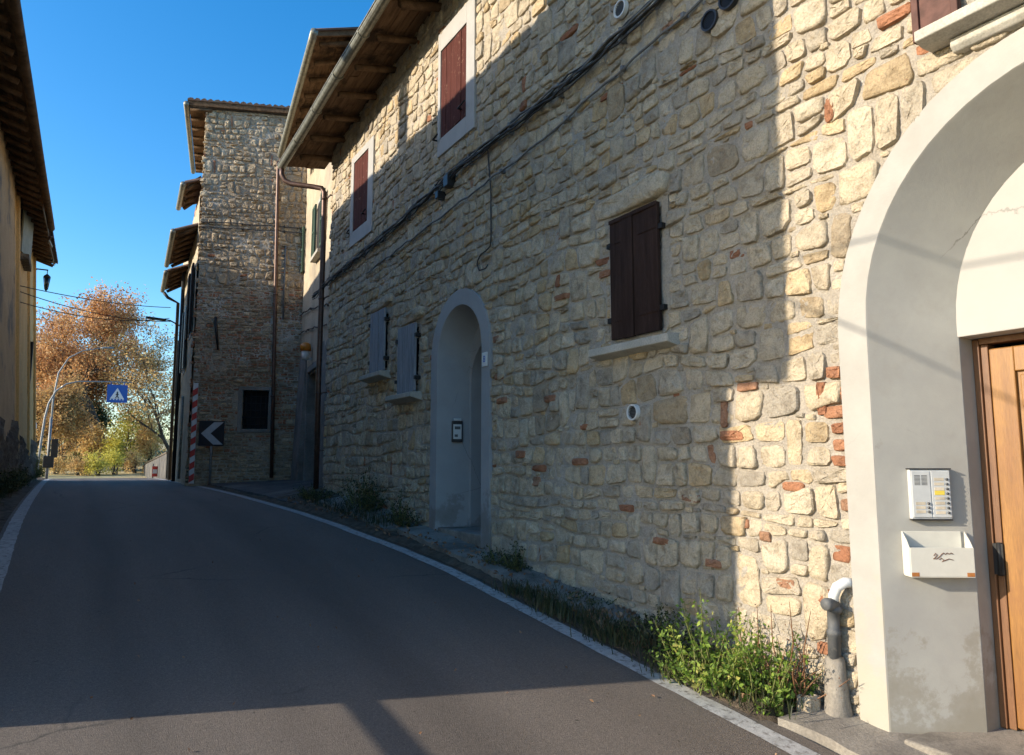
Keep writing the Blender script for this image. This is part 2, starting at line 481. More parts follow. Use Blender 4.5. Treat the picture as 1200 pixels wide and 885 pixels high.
def slab(y0, y1, x0f, dz, name, mat, wseed, x1=3.78):
    g = MB(); wv = wob(wseed, 5, .6)
    yy = np.arange(y0, y1 + .01, .1); top = []; edge = []
    P = []
    for y in yy:
        a = x0f(y) + .03 * wv(y)
        zt = lambda x: zr(y) + (zwall(y) - zr(y)) * (x - line_r(y)) / max(.3, x1 - line_r(y)) + dz
        for k in range(6):
            x = a + (x1 - a) * k / 5
            P.append((x, y, zt(x) + .004 * rw.uniform(-1, 1)))
        edge.append((a, y, zr(y) - .02))
    n = 6
    g.grid(P, 6, len(yy), smooth=False)
    g.strip(edge, [P[i * 6] for i in range(len(yy))])
    g.strip([(p[0], p[1], p[2] - .12) for p in P[:6]], P[:6])
    g.strip(P[-6:], [(p[0], p[1], p[2] - .12) for p in P[-6:]])
    o = g.build(name, [mat]); return struct(o)
slab(-8, 2.84, lambda y: line_r(y) + .17, .035, 'pavement', M['concrete'], 5, 4.3)
slab(4.35, 8.3, lambda y: max(line_r(y) + .2, 3.33 - .0 * y), .075, 'pavement', M['concrete'], 8)
slab(8.35, 11.2, lambda y: max(line_r(y) + .25, 3.2), .05, 'pavement', M['concrete'], 11)
slab(11.4, 25, lambda y: line_r(y) + .2, .05, 'yard', M['court'], 14, 5.6)

# left verge: rough soil bank below the ochre house
g = MB(); P = []
yv = np.arange(2, 34, .2)
for y in yv:
    a = line_l(y) - .1
    for k in range(8):
        f = k / 7
        P.append((a - 1.6 * f, y, zr(y) + .006 + .22 * f + (.05 * rw.uniform(-1, 1) if k > 0 else 0)))
g.grid(P, 8, len(yv))
struct(g.build('verge', [M['dirt']]))

# ------------------------------------------------------------------ rubble masonry
class Rect:
    def __init__(s, u0, u1, v0, v1): s.b = (u0, u1, v0, v1)
    def inside(s, u, v):
        a, b, c, d = s.b
        return a < u < b and c < v < d
    def push(s, u, v):
        a, b, c, d = s.b
        k = min((u - a, 0), (b - u, 1), (v - c, 2), (d - v, 3))[1]
        return ((a, v), (b, v), (u, c), (u, d))[k]
class Arch:
    def __init__(s, uc, a, b, vs): s.p = (uc, a, b, vs)
    def inside(s, u, v):
        uc, a, b, vs = s.p
        if v < vs: return abs(u - uc) < a
        return ((u - uc) / a) ** 2 + ((v - vs) / b) ** 2 < 1
    def push(s, u, v):
        uc, a, b, vs = s.p
        if v < vs: return (uc + math.copysign(a, u - uc), v)
        r = max(1e-3, math.hypot((u - uc) / a, (v - vs) / b))
        return (uc + (u - uc) / r, vs + (v - vs) / r)

STONES = []
def stone(mb, fmap, poly, holes, r, hgt, mat, tone, N=16, flip=False, rough=1.0):
    """poly: 4 corners (u,v) counter clockwise -> one rounded, domed stone"""
    cu = sum(p[0] for p in poly) / 4; cv = sum(p[1] for p in poly) / 4
    e = r.uniform(.20, .46)
    ring = []
    ph = [r.uniform(0, 6.3) for _ in range(5)]
    am = [r.uniform(.0, .06), r.uniform(0, .06), r.uniform(0, .05), r.uniform(0, .035), r.uniform(0, .03)]
    cuts = []                                             # knocked off corners
    for q in range(4):
        if r.random() < .5 * rough: cuts.append((math.pi / 4 + q * math.pi / 2 + r.uniform(-.3, .3), r.uniform(.62, .88) * 1.414))
    for k in range(N):
        w = 2 * math.pi * (k + .5 + r.uniform(-.22, .22)) / N
        c, s_ = math.cos(w), math.sin(w)
        a = math.copysign(abs(c) ** e, c); b = math.copysign(abs(s_) ** e, s_)
        q = 1 - rough * (abs(sum(am[j] * math.sin((j + 2) * w + ph[j]) for j in range(5))) + r.uniform(0, .035))
        a *= q; b *= q
        for (cw_, lim) in cuts:
            d = a * math.cos(cw_) + b * math.sin(cw_)
            if d > lim: a -= (d - lim) * math.cos(cw_); b -= (d - lim) * math.sin(cw_)
        a1, b1 = (a + 1) / 2, (b + 1) / 2
        u = (poly[0][0] * (1 - a1) + poly[1][0] * a1) * (1 - b1) + (poly[3][0] * (1 - a1) + poly[2][0] * a1) * b1
        v = (poly[0][1] * (1 - a1) + poly[1][1] * a1) * (1 - b1) + (poly[3][1] * (1 - a1) + poly[2][1] * a1) * b1
        ring.append((u, v))
    if holes:
        ins = 0
        out = []
        for (u, v) in ring:
            for h in holes:
                if h.inside(u, v):
                    ins += 1
                    u, v = h.push(u, v)
            out.append((u, v))
        if ins > N * .45: return False
        if ins:
            ring = out
            cu = sum(p[0] for p in ring) / N; cv = sum(p[1] for p in ring) / N
            us = [p[0] for p in ring]; vs_ = [p[1] for p in ring]
            if min(max(us) - min(us), max(vs_) - min(vs_)) < .05: return False
    STONES.append(ring)
    tu, tv = r.uniform(-.08, .08), r.uniform(-.10, .05)
    V = []; F = []
    prof = [(1.0, -.03), (.99, hgt * r.uniform(.35, .6)), (.955, hgt * r.uniform(.82, .97)), (.70, hgt), (.36, hgt * 1.02)]
    for sc, n in prof:
        for (u, v) in ring:
            jn = r.uniform(-.2, .16) * hgt if sc < .99 else 0
            su = 1 + (r.uniform(-.035, .035) if sc > .9 else r.uniform(-.16, .16)) * (sc < .98)
            V.append(fmap(cu + (u - cu) * sc * su, cv + (v - cv) * sc, n + jn + (tu * (u - cu) + tv * (v - cv) if n > 0 else 0)))
    q1 = ring[r.randrange(N)]; q2 = r.uniform(0, .22)
    V.append(fmap(cu + (q1[0] - cu) * q2, cv + (q1[1] - cv) * q2, hgt * r.uniform(.9, 1.2)))
    for i in range(len(prof) - 1):
        for k in range(N):
            q = (i * N + k, i * N + (k + 1) % N, (i + 1) * N + (k + 1) % N, (i + 1) * N + k)
            F.append(q[::-1] if flip else q)
    c = len(V) - 1; b0 = (len(prof) - 1) * N
    for k in range(N):
        q = (b0 + k, b0 + (k + 1) % N, c)
        F.append(q[::-1] if flip else q)
    mb.add(V, F, mat, tone, r.random() < .5)
    return True

def rubble(mb, fmap, u0, u1, v0, v1, holes, seed, rowh=(.09, .195), wid=(.10, .34), gap=.012, hg=(.013, .034),
           brickp=.05, mats=(1, 2), N=16, flip=False, wave=.05, toned=None, tall=.08):
    r = random.Random(seed)
    bounds = [v0]
    while bounds[-1] < v1: bounds.append(bounds[-1] + r.uniform(*rowh) * (r.uniform(.55, .8) if r.random() < .15 else 1))
    bounds[-1] = v1
    wv = [wob(seed * 31 + i, 4, .35) for i in range(len(bounds))]
    B = lambda i, u: bounds[i] + (wave * wv[i](u) if 0 < i < len(bounds) - 1 else 0)
    blocked = [[] for _ in range(len(bounds) + 2)]
    for i in range(len(bounds) - 1):
        u = u0 - r.uniform(0, .1); tl = r.uniform(-.02, .02)
        while u < u1:
            hit = [b for b in blocked[i] if b[0] - .05 < u < b[1]]
            if hit: u = max(b[1] for b in hit); tl = 0; continue
            h = bounds[i + 1] - bounds[i]
            w = min(r.triangular(wid[0], wid[1], wid[0] + .35 * (wid[1] - wid[0])) * (.75 + .25 * h / rowh[1]) , u1 - u + .05)
            nxt = [b[0] for b in blocked[i] if b[0] > u]
            if nxt and u + w > min(nxt) - .09: w = max(.06, min(nxt) - u)
            tr_ = r.uniform(-.03, .03)
            top = i + 1
            pb = brickp((i and bounds[i])) if callable(brickp) else brickp
            kind = r.random()
            if kind < tall and i + 2 < len(bounds) and w > .13 and not any(b[0] < u + w and b[1] > u for b in blocked[i + 1]):
                top = i + 2; blocked[i + 1].append((u, u + w))
            g2 = gap / 2 * r.uniform(.5, 1.5)
            def quad(ua, ub, fa, fb):
                """corners between fractions fa..fb of the row height"""
                q = []
                for (uu, t0, ff) in ((ua, tl, fa), (ub, tr_, fa), (ub, tr_, fb), (ua, tl, fb)):
                    un = uu + t0 * (ff - .5)
                    q.append((un, B(i, un) * (1 - ff) + B(top, un) * ff))
                c = (sum(p[0] for p in q) / 4, sum(p[1] for p in q) / 4)
                return [(p[0] + math.copysign(g2, c[0] - p[0]), p[1] + math.copysign(g2, c[1] - p[1])) for p in q]
            tn = r.random() if toned is None else toned(u, bounds[i], r)
            if r.random() < pb and w > .1:
                if r.random() < .6:                              # brick bedded flat, a stone above or below it
                    fr = min(.62, .075 / max(h, .09))
                    lo = r.random() < .5
                    a, b = ((0, fr), (fr, 1)) if lo else ((1 - fr, 1), (0, 1 - fr))
                    w2 = min(w, .25)
                    stone(mb, fmap, quad(u, u + w2, *a), holes, r, r.uniform(.006, .022), mats[1], r.random(), N, flip, .5)
                    stone(mb, fmap, quad(u, u + w, *b), holes, r, r.uniform(*hg), mats[0], tn, N, flip)
                else:                                            # brick on end
                    stone(mb, fmap, quad(u, u + .075, 0, 1), holes, r, r.uniform(.006, .022), mats[1], r.random(), N, flip, .5)
                    w = .075
            elif top == i + 1 and h > .15 and r.random() < .13:   # two thin stones stacked
                f = r.uniform(.35, .65)
                stone(mb, fmap, quad(u, u + w, 0, f), holes, r, r.uniform(*hg), mats[0], tn, N, flip)
                stone(mb, fmap, quad(u, u + w, f, 1), holes, r, r.uniform(*hg), mats[0], r.random() if toned is None else toned(u, bounds[i], r), N, flip)
            else:
                stone(mb, fmap, quad(u, u + w, 0, 1), holes, r, r.uniform(*hg), mats[0], tn, N, flip)
            u += w; tl = tr_

def bed(mb, fmap, u0, u1, v0, v1, step, holes, seed, amp=.008, mat=0, flip=False, lift=0):
    """uneven mortar face with the openings left out"""
    r = random.Random(seed)
    nu = int((u1 - u0) / step) + 1; nv = int((v1 - v0) / step) + 1
    wu = [wob(seed + k, 4, .8) for k in range(4)]
    P = []
    for j in range(nv + 1):
        for i in range(nu + 1):
            u = u0 + (u1 - u0) * i / nu; v = v0 + (v1 - v0) * j / nv
            P.append(fmap(u, v, lift + amp * (r.uniform(-1, 1) * .6 + wu[0](u + .5 * v) * .5 + wu[1](v - .4 * u) * .5)))
    F = []
    for j in range(nv):
        for i in range(nu):
            u = u0 + (u1 - u0) * (i + .5) / nu; v = v0 + (v1 - v0) * (j + .5) / nv
            if any(h.inside(u, v) for h in holes): continue
            q = (j * (nu + 1) + i, j * (nu + 1) + i + 1, (j + 1) * (nu + 1) + i + 1, (j + 1) * (nu + 1) + i)
            F.append(q[::-1] if flip else q)
    mb.add(P, F, mat, .5, True)

def fill_gaps(mb, fmap, u0, u1, v0, v1, holes, seed, mats, N, flip, hg, brickp=.06, smin=.05, toned=None):
    """small pinning stones wherever the courses left bare mortar"""
    r = random.Random(seed); st = .015
    nu, nv = int((u1 - u0) / st), int((v1 - v0) / st)
    occ = np.zeros((nv, nu), bool)
    for j in range(nv):
        v = v0 + (j + .5) * st
        for h in holes:
            b = h.b if isinstance(h, Rect) else (h.p[0] - h.p[1], h.p[0] + h.p[1], -9, h.p[3] + h.p[2])
            if not (b[2] < v < b[3]): continue
            i0, i1 = max(0, int((b[0] - u0) / st)), min(nu, int((b[1] - u0) / st) + 1)
            for i in range(i0, i1):
                if h.inside(u0 + (i + .5) * st, v): occ[j, i] = True
    for ring in STONES:
        P = np.array(ring)
        j0, j1 = max(0, int((P[:, 1].min() - v0) / st)), min(nv, int((P[:, 1].max() - v0) / st) + 1)
        for j in range(j0, j1):
            v = v0 + (j + .5) * st
            a, b = P, np.roll(P, -1, 0)
            m = (a[:, 1] > v) != (b[:, 1] > v)
            if not m.any(): continue
            x = a[m, 0] + (v - a[m, 1]) / (b[m, 1] - a[m, 1]) * (b[m, 0] - a[m, 0])
            i0, i1 = int((x.min() - u0) / st), int((x.max() - u0) / st) + 1
            occ[j, max(0, i0):max(0, min(nu, i1))] = True
    for (W_, H_) in ((16, 11), (12, 9), (9, 7), (12, 4), (6, 5), (4, 6), (5, 3)):
        ii = np.zeros((nv + 1, nu + 1), int); ii[1:, 1:] = occ.cumsum(0).cumsum(1)
        free = (ii[H_:, W_:] - ii[:-H_, W_:] - ii[H_:, :-W_] + ii[:-H_, :-W_]) == 0
        js, is_ = np.nonzero(free); order = list(range(len(js))); r.shuffle(order)
        for k in order:
            j, i = js[k], is_[k]
            if occ[j:j + H_, i:i + W_].any(): continue
            occ[j:j + H_, i:i + W_] = True
            ua, va, ub, vb = u0 + i * st, v0 + j * st, u0 + (i + W_) * st, v0 + (j + H_) * st
            q = [(ua + r.uniform(0, .012), va + r.uniform(0, .012)), (ub - r.uniform(0, .012), va + r.uniform(0, .012)), (ub - r.uniform(0, .012), vb - r.uniform(0, .012)), (ua + r.uniform(0, .012), vb - r.uniform(0, .012))]
            bk = r.random() < brickp
            stone(mb, fmap, q, holes, r, r.uniform(*hg), mats[1 if bk else 0], r.random(), N, flip, .8)

# ------------------------------------------------------------------ the stone house on the right
stone_house = thing('stone_house', (W, 6.0, .65), 'long buff rubble stone house on the right, with red shutters and arched doorways', 'house')
fw = lambda u, v, n: (W - n, u, v)
AU, SU = 1.36, 7.385                       # centre lines of the big and the small archway
holes = [Arch(AU, 1.20, 1.25, 2.42), Arch(SU, .73, .735, 2.9),
         Rect(3.97, 4.65, 2.60, 3.64), Rect(7.05, 8.02, 5.46, 7.05), Rect(10.40, 11.42, 5.20, 6.68),
         Rect(8.52, 9.17, 2.57, 3.48), Rect(9.62, 10.25, 2.94, 3.87), Rect(.7, 1.84, 3.80, 5.2)]
bed_holes = [Arch(AU, 1.12, 1.17, 2.42), Arch(SU, .65, .65, 2.9),
             Rect(4.05, 4.57, 2.68, 3.56), Rect(7.25, 7.9, 5.68, 6.8), Rect(10.62, 11.22, 5.42, 6.5),
             Rect(8.60, 9.09, 2.65, 3.40), Rect(9.70, 10.17, 3.02, 3.79), Rect(.8, 1.74, 3.86, 5.0)]
wall = MB()
bed(wall, fw, -2.2, 12.58, -.6, 7.75, .027, bed_holes, 5, .012, 0, True, .006)
# single bricks the photo shows, each reserving its place
STONES.clear()
bricks = [(2.15, 4.07, .19, .07), (2.16, 3.70, .15, .07), (2.57, 3.72, .06, .16), (3.47, 1.99, .06, .19), (3.40, 1.84, .20, .07),
          (3.27, 2.15, .18, .05), (2.72, 2.03, .06, .2), (2.63, 2.17, .09, .07), (2.62, 2.05, .12, .07), (2.64, 1.95, .16, .07), (2.62, 1.86, .1, .06),
          (2.62, 1.76, .09, .06), (2.62, 1.67, .1, .06), (3.03, .95, .13, .06), (2.77, .92, .09, .08), (2.79, .63, .1, .07), (3.36, 1.28, .13, .06), (3.17, 1.21, .08, .06),
          (3.92, 2.18, .06, .2), (4.31, 1.98, .05, .13), (5.0, 1.97, .16, .05), (4.75, 3.33, .2, .06), (5.35, 3.15, .22, .06), (4.72, 3.22, .14, .06),
          (6.42, 2.3, .22, .07), (6.05, 1.75, .2, .07), (5.75, 1.62, .25, .07), (5.8, 1.5, .16, .09), (5.1, 1.68, .2, .06), (5.55, 2.25, .2, .07), (5.2, 5.6, .3, .07), (5.95, 6.55, .32, .08), (6.0, 5.25, .12, .1), (4.6, 4.75, .3, .06), (6.55, 2.95, .14, .06), (6.5, 2.55, .16, .06),
          (3.8, 1.42, .17, .055), (4.1, 1.1, .18, .055), (3.6, 1.0, .16, .055), (4.5, 1.32, .17, .06), (2.95, 1.52, .16, .06), (3.85, 4.95, .25, .06)]
br = random.Random(21)
bh = list(holes)
for (u, v, w, h) in bricks:
    q = [(u - w / 2, v - h / 2), (u + w / 2, v - h / 2 + br.uniform(-.008, .008)), (u + w / 2, v + h / 2 + br.uniform(-.008, .008)), (u - w / 2, v + h / 2)]
    stone(wall, fw, q, None, br, br.uniform(.018, .04), 2, br.random(), 16, True, .4)
    bh.append(Rect(u - w / 2 - .012, u + w / 2 + .012, v - h / 2 - .012, v + h / 2 + .012))
# the dressed lintels over the shutters
for (u, v, w, h) in ((4.42, 3.76, .98, .2), (8.86, 3.58, .95, .16), (9.95, 3.97, .95, .16)):
    stone(wall, fw, [(u - w / 2, v - h / 2), (u + w / 2, v - h / 2), (u + w / 2, v + h / 2), (u - w / 2, v + h / 2)], None, br, .046, 1, .65, 22, True, .6)
    bh.append(Rect(u - w / 2 - .012, u + w / 2 + .012, v - h / 2 - .012, v + h / 2 + .012))
def tone_wall(u, v, r):
    t = r.random()
    if v < 1.7 and u > 3.6: t = t * .6 + (.35 if r.random() < .25 else 0)
    return t if r.random() < .8 else r.uniform(.3, .7)
rubble(wall, fw, -2.2, 12.56, -.3, 7.72, bh, 11, flip=True, toned=tone_wall, brickp=.018)
fill_gaps(wall, fw, -2.2, 12.56, -.3, 7.7, holes, 19, (1, 2), 12, True, (.010, .026), .05)
wall_o = wall.build('wall', [M['mortar'], M['stone'], M['brick']], stone_house)

# the body behind the face: return walls and floor slabs that close the openings
g = MB()
g.box(W + .03, W + .62, 12.50, 12.575, .3, 7.75)
g.box(W + .03, 9.6, -2.25, -2.2, -1, 7.75)
g.box(W + .62, 9.6, 12.4, 12.5, .3, 8.0)
g.box(9.55, 9.65, -2.2, 12.5, -1, 8.2)
g.build('side_wall', [M['mortar']], stone_house)

# roof: boards, rafters, tiles
zg = lambda y: 7.40 - .055 * (y - 8.3)
zw_ = lambda y: 7.56 - .07 * (y - 8.4)
Y0R, Y1R = -2.6, 13.35
roof = MB()
r_ = random.Random(4)
for k in range(6):                                    # soffit boards along the eave
    f0, f1 = k / 6, (k + .96) / 6
    y = Y0R
    while y < Y1R:
        y2 = min(Y1R, y + r_.uniform(1.6, 3.2))
        dz = r_.uniform(-.008, .008)
        pts = []
        for yy, ff in ((y, f0), (y2 - .006, f0), (y2 - .006, f1), (y, f1)):
            pts.append((3.03 + (3.76 - 3.03) * ff, yy, zg(yy) + .01 + (zw_(yy) - zg(yy)) * ff + dz))
        roof.prism(pts, (0, 0, .025), 0)
        y = y2
# roof covering: undulating tiles on a sloping sheet
def tiles(mb, P0, eu, ev, nu, nv, pitch, amp, up, mat):
    """P0 eave corner; eu along the eave (total), ev up the slope (total)"""
    P0, eu, ev, up = map(Vector, (P0, eu, ev, up))
    cu = int(eu.length / pitch) * 6
    V = []
    for j in range(nv + 1):
        for i in range(cu + 1):
            c = abs(math.sin(math.pi * i / 6)) * amp
            V.append(P0 + eu * (i / cu) + ev * (j / nv) + up * (c + .012 * rnd.uniform(-1, 1)))
    mb.grid(V, cu + 1, nv + 1, mat, True)
    # closed underside and edge
    A = [P0 - up * .03, P0 + eu - up * .03, P0 + eu + ev - up * .03, P0 + ev - up * .03]
    mb.add(A, [(0, 1, 2, 3)], mat)
    mb.strip([P0 + eu * (i / cu) - up * .03 for i in range(cu + 1)], V[:cu + 1], mat)
    mb.strip([A[0], A[3]], [V[0], V[nv * (cu + 1)]], mat)
    mb.strip([A[1], A[2]], [V[cu], V[-1]], mat)
tiles(roof, (2.98, Y0R, zg(Y0R) + .075), (0, Y1R - Y0R, zg(Y1R) - zg(Y0R)), (4.0, 0, 1.3), 0, 6, .2, .06, (0, 0, 1), 1)
tiles(roof, (9.9, Y1R, zg(Y1R) + .3), (0, Y0R - Y1R, zg(Y0R) - zg(Y1R)), (-2.9, 0, 1.07), 0, 6, .2, .06, (0, 0, 1), 1)
roof_o = roof.build('roof', [M['plank'], M['tile']], stone_house)
fb = MB()
fb.prism([(3.0, Y0R, zg(Y0R) - .01), (3.0, Y1R, zg(Y1R) - .01), (3.0, Y1R, zg(Y1R) + .09), (3.0, Y0R, zg(Y0R) + .09)], (.022, 0, 0))
fb.build('fascia', [M['wood_old']], roof_o)
for k in range(21):
    y = 12.68 - k * .765 + r_.uniform(-.05, .05)
    w = r_.uniform(.045, .06); z0 = zg(y) - .03; z1 = zw_(y) - .02
    rf = MB()
    x0 = 3.12 + r_.uniform(-.03, .03)
    d = (z1 - z0) / .73
    zz = lambda x: z0 + (x - 3.03) * d
    h = r_.uniform(.11, .13)
    rf.tube([(x0, y, zz(x0) - h * .55), (x0 + .05, y, zz(x0 + .05) - h / 2), (3.3, y + r_.uniform(-.01, .01), zz(3.3) - h / 2), (4.1, y, zz(4.1) - h / 2)], [w * .85, w, w, w * 1.1], 10)
    rf.build('rafter', [M['wood_old']], roof_o)
gt = MB()
pts = [(2.965, y, zg(y) - .02 + .006 * math.sin(y * 2)) for y in np.arange(Y0R, Y1R + .3, .4)]
prof = [(math.cos(a), math.sin(a)) for a in np.linspace(math.pi, 2 * math.pi, 9)]
rows = [[(p[0] + .075 * c, p[1], p[2] + .075 * s + .03) for p in pts] for c, s in prof]
for a, b in zip(rows[:-1], rows[1:]): gt.strip(a, b, 0, True)
gt.tube([(p[0] - .075, p[1], p[2] + .03) for p in pts], .012, 6)
gt.strip([r0[-1] for r0 in rows], [(pts[-1][0], pts[-1][1], pts[-1][2] + .03)] * len(rows))
gutter_o = gt.build('gutter', [M['gutter']], stone_house)
for y in np.arange(1.2, 13, 1.1):
    bk = MB(); z = zg(y)
    bk.tube([(2.965 + .083 * math.cos(a), y, z + .01 + .083 * math.sin(a)) for a in np.linspace(math.pi, 2 * math.pi, 8)], .011, 5)
    bk.build('bracket', [M['gutter']], gutter_o)
ye = 13.35
dp = MB()
dp.tube([(2.965, ye, zg(ye)), (2.97, ye, zg(ye) - .16), (3.02, ye - .02, zg(ye) - .27), (3.12, 13.25, zg(ye) - .34), (3.45, 12.98, zg(ye) - .42), (3.58, 12.87, zg(ye) - .46), (3.62, 12.83, zg(ye) - .55), (3.62, 12.80, 5.5), (3.61, 12.8, 3.2), (3.62, 12.78, 1.2)], .047, 12)
dpo = dp.build('downpipe', [M['copper']], stone_house)
for z in (6.45, 4.6, 2.9, 1.9):
    b = MB(); b.tube([(3.62, 12.80, z - .02), (3.62, 12.80, z + .02)], .056, 12); b.box(3.645, 3.665, 12.56, 12.80, z - .01, z + .01); b.box(3.645, 3.72, 12.555, 12.575, z - .01, z + .01)
    b.build('bracket', [M['copper']], dpo)

# windows ---------------------------------------------------------------
def boards(mb, y0, y1, z0, z1, x, n, r, gapw=.005, th=.028, mat=0):
    for k in range(n):
        a = y0 + (y1 - y0) * k / n + gapw / 2; b = y0 + (y1 - y0) * (k + 1) / n - gapw / 2
        j = r.uniform(-.004, .004)
        mb.box(x + j, x + th + j, a, b, z0 + r.uniform(0, .012), z1 - r.uniform(0, .006), mat)

def frame_ring(mb, y0, y1, z0, z1, b, x0, x1, bt=None, bb=None):
    bt = bt or b; bb = bb or b
    mb.box(x0, x1, y0, y0 + b, z0, z1); mb.box(x0, x1, y1 - b, y1, z0, z1)
    mb.box(x0, x1, y0 + b, y1 - b, z1 - bt, z1); mb.box(x0, x1, y0 + b, y1 - b, z0, z0 + bb)

def hooks(mb, pts, s=1):
    for (x, y, z, dy) in pts:
        mb.tube([(x + .05, y, z), (x - .05, y, z), (x - .06, y + dy * .4, z - .012), (x - .06, y + dy, z + .006)], .011, 6)

r5 = random.Random(15)
for (fy0, fy1, fz0, fz1, sy0, sy1, sz0, sz1) in ((7.04, 8.03, 5.45, 7.08, 7.26, 7.95, 5.68, 6.82), (10.38, 11.43, 5.18, 6.70, 10.62, 11.29, 5.42, 6.57)):
    fr = MB()
    # white painted render surround with its reveal
    for (a, b, c, d) in ((fy0, sy0 - .012, fz0, fz1), (sy1 + .012, fy1, fz0, fz1), (sy0 - .012, sy1 + .012, sz1 + .012, fz1), (sy0 - .012, sy1 + .012, fz0, sz0 - .012)):
        fr.box(W - .038, W + .12, a, b, c, d)
    fr.box(W + .09, W + .11, sy0 - .02, sy1 + .02, sz0 - .02, sz1 + .02, 1)
    win = fr.build('window', [M['white_render'], M['dark']], stone_house, .004)
    sh = MB(); boards(sh, sy0, sy1, sz0, sz1, W - .03, 5, r5)
    for zz in (sz0 + .2, sz1 - .22): sh.box(W, W + .03, sy0, sy1, zz, zz + .09)
    sho = sh.build('shutter', [M['red_wood']], win, .003)
    for q in ((W - .03, sy0 + .12, sz0 + .13, -.2), (W - .03, fy1 + .05, sz0 + .02, -.16)):
        hk = MB(); hooks(hk, [q]); hk.build('catch', [M['iron']], sho)

# brown pair of shutters above the grille
fr = MB(); frame_ring(fr, 3.955, 4.665, 2.585, 3.655, .07, W - .012, W + .15)
fr.box(W + .10, W + .12, 4.0, 4.62, 2.62, 3.62, 1)
win = fr.build('window', [M['mortar'], M['dark']], stone_house, .004)
for (a, b) in ((4.03, 4.315), (4.32, 4.605)):
    sh = MB(); boards(sh, a, b, 2.635, 3.625, W - .055, 2, r5, .003)
    for zz in (2.78, 3.42): sh.box(W - .058, W - .055, a + .015, b - .06, zz, zz + .02)
    sh.box(W - .062, W - .0555, a, b, 3.595, 3.627)
    sho = sh.build('shutter', [M['brown_wood']], win, .003)
    e = a if a < 4.2 else b; s = -1 if a < 4.2 else 1
    for zz in (2.8, 3.42):
        hk = MB(); hk.box(W - .05, W + .03, min(e, e + s * .045), max(e, e + s * .045), zz - .015, zz + .025)
        hk.build('hinge', [M['iron']], sho)
sl_ = MB()
sl_.prism([(W + .03, 3.87, 2.60), (W - .13, 3.87, 2.585), (W - .13, 3.87, 2.525), (W - .02, 3.87, 2.50), (W + .03, 3.87, 2.50)], (0, .94, 0))
sl_.build('sill', [M['sill']], win, .006)

# the two bleached grey shutters with stone ledges
for (a, b, z0, z1) in ((8.55, 9.15, 2.575, 3.46), (9.65, 10.23, 2.96, 3.855)):
    fr = MB(); frame_ring(fr, a - .06, b + .06, z0 - .06, z1 + .05, .07, W - .01, W + .12)
    fr.box(W + .09, W + .11, a, b, z0, z1, 1)
    win = fr.build('window', [M['mortar'], M['dark']], stone_house, .004)
    sh = MB(); boards(sh, a, b, z0, z1, W - .075, 5, r5, .006)
    for zz in (z0 + .14, z1 - .2): sh.box(W - .045, W - .015, a + .02, b - .02, zz, zz + .07)
    sho = sh.build('shutter', [M['grey_wood']], win, .003)
    for zz in (z0 + .17, z1 - .17):
        for e, s in ((a, -1), (b, 1)):
            hk = MB(); hk.box(W - .085, W + .02, min(e, e + s * .05), max(e, e + s * .05), zz - .02, zz + .025)
            hk.build('hinge', [M['iron']], sho)
    sl_ = MB()
    sl_.prism([(W + .03, a - .12, z0 - .005), (W - .18, a - .12, z0 - .02), (W - .18, a - .12, z0 - .08), (W - .02, a - .12, z0 - .12), (W + .03, a - .12, z0 - .12)], (0, b - a + .26, 0))
    sl_.build('sill', [M['sill']], win, .008)

# window over the big arch, metal shutter folded open
fr = MB(); frame_ring(fr, .72, 1.80, 3.86, 5.25, .07, W + .0, W + .2)
fr.box(W + .17, W + .19, .78, 1.76, 3.9, 5.2, 1)
win = fr.build('window', [M['brown_metal'], M['glass']], stone_house, .004)
for (a, b, s) in ((1.80, 2.03, 1), (.47, .70, -1)):
    sh = MB()
    sh.box(W - .06, W - .035, a, b, 3.83, 5.25)
    frame_ring(sh, a, b, 3.83, 5.25, .035, W - .075, W - .06)
    sh.box(W - .068, W - .0595, a + .1, a + .115, 4.06, 4.5, 1)
    sho = sh.build('shutter', [M['brown_metal'], M['black_plastic']], win, .003)
    hk = MB(); hk.tube([(W - .07, a + .03, 4.08), (W - .11, a + .03, 4.08)], .018, 8); hk.tube([(W - .11, a + .03, 4.1), (W - .11, a + .03, 4.04)], .012, 8)
    hk.build('latch', [M['iron']], sho)
    hk = MB(); hk.box(W - .10, W - .02, a + .06, a + .08, 3.80, 3.85); hk.build('stop', [M['iron']], sho)
cu = MB()
A, B_ = [], []
for k in range(40):
    y = .82 + k * .02
    A.append((W + .26 + .018 * math.sin(k * 1.2), y, 3.9)); B_.append((W + .26 + .018 * math.sin(k * 1.2), y, 5.2))
sl_ = MB()
sl_.prism([(W + .02, .55, 3.845), (W - .17, .55, 3.83), (W - .17, .55, 3.775), (W - .11, .55, 3.76), (W + .02, .55, 3.76)], (0, 1.42, 0))
sl_.prism([(W + .02, .70, 3.757), (W - .07, .70, 3.757), (W - .075, .70, 3.715), (W - .05, .70, 3.69), (W + .02, .70, 3.69)], (0, 1.15, 0))
sl_.build('sill', [M['sill']], win, .006)

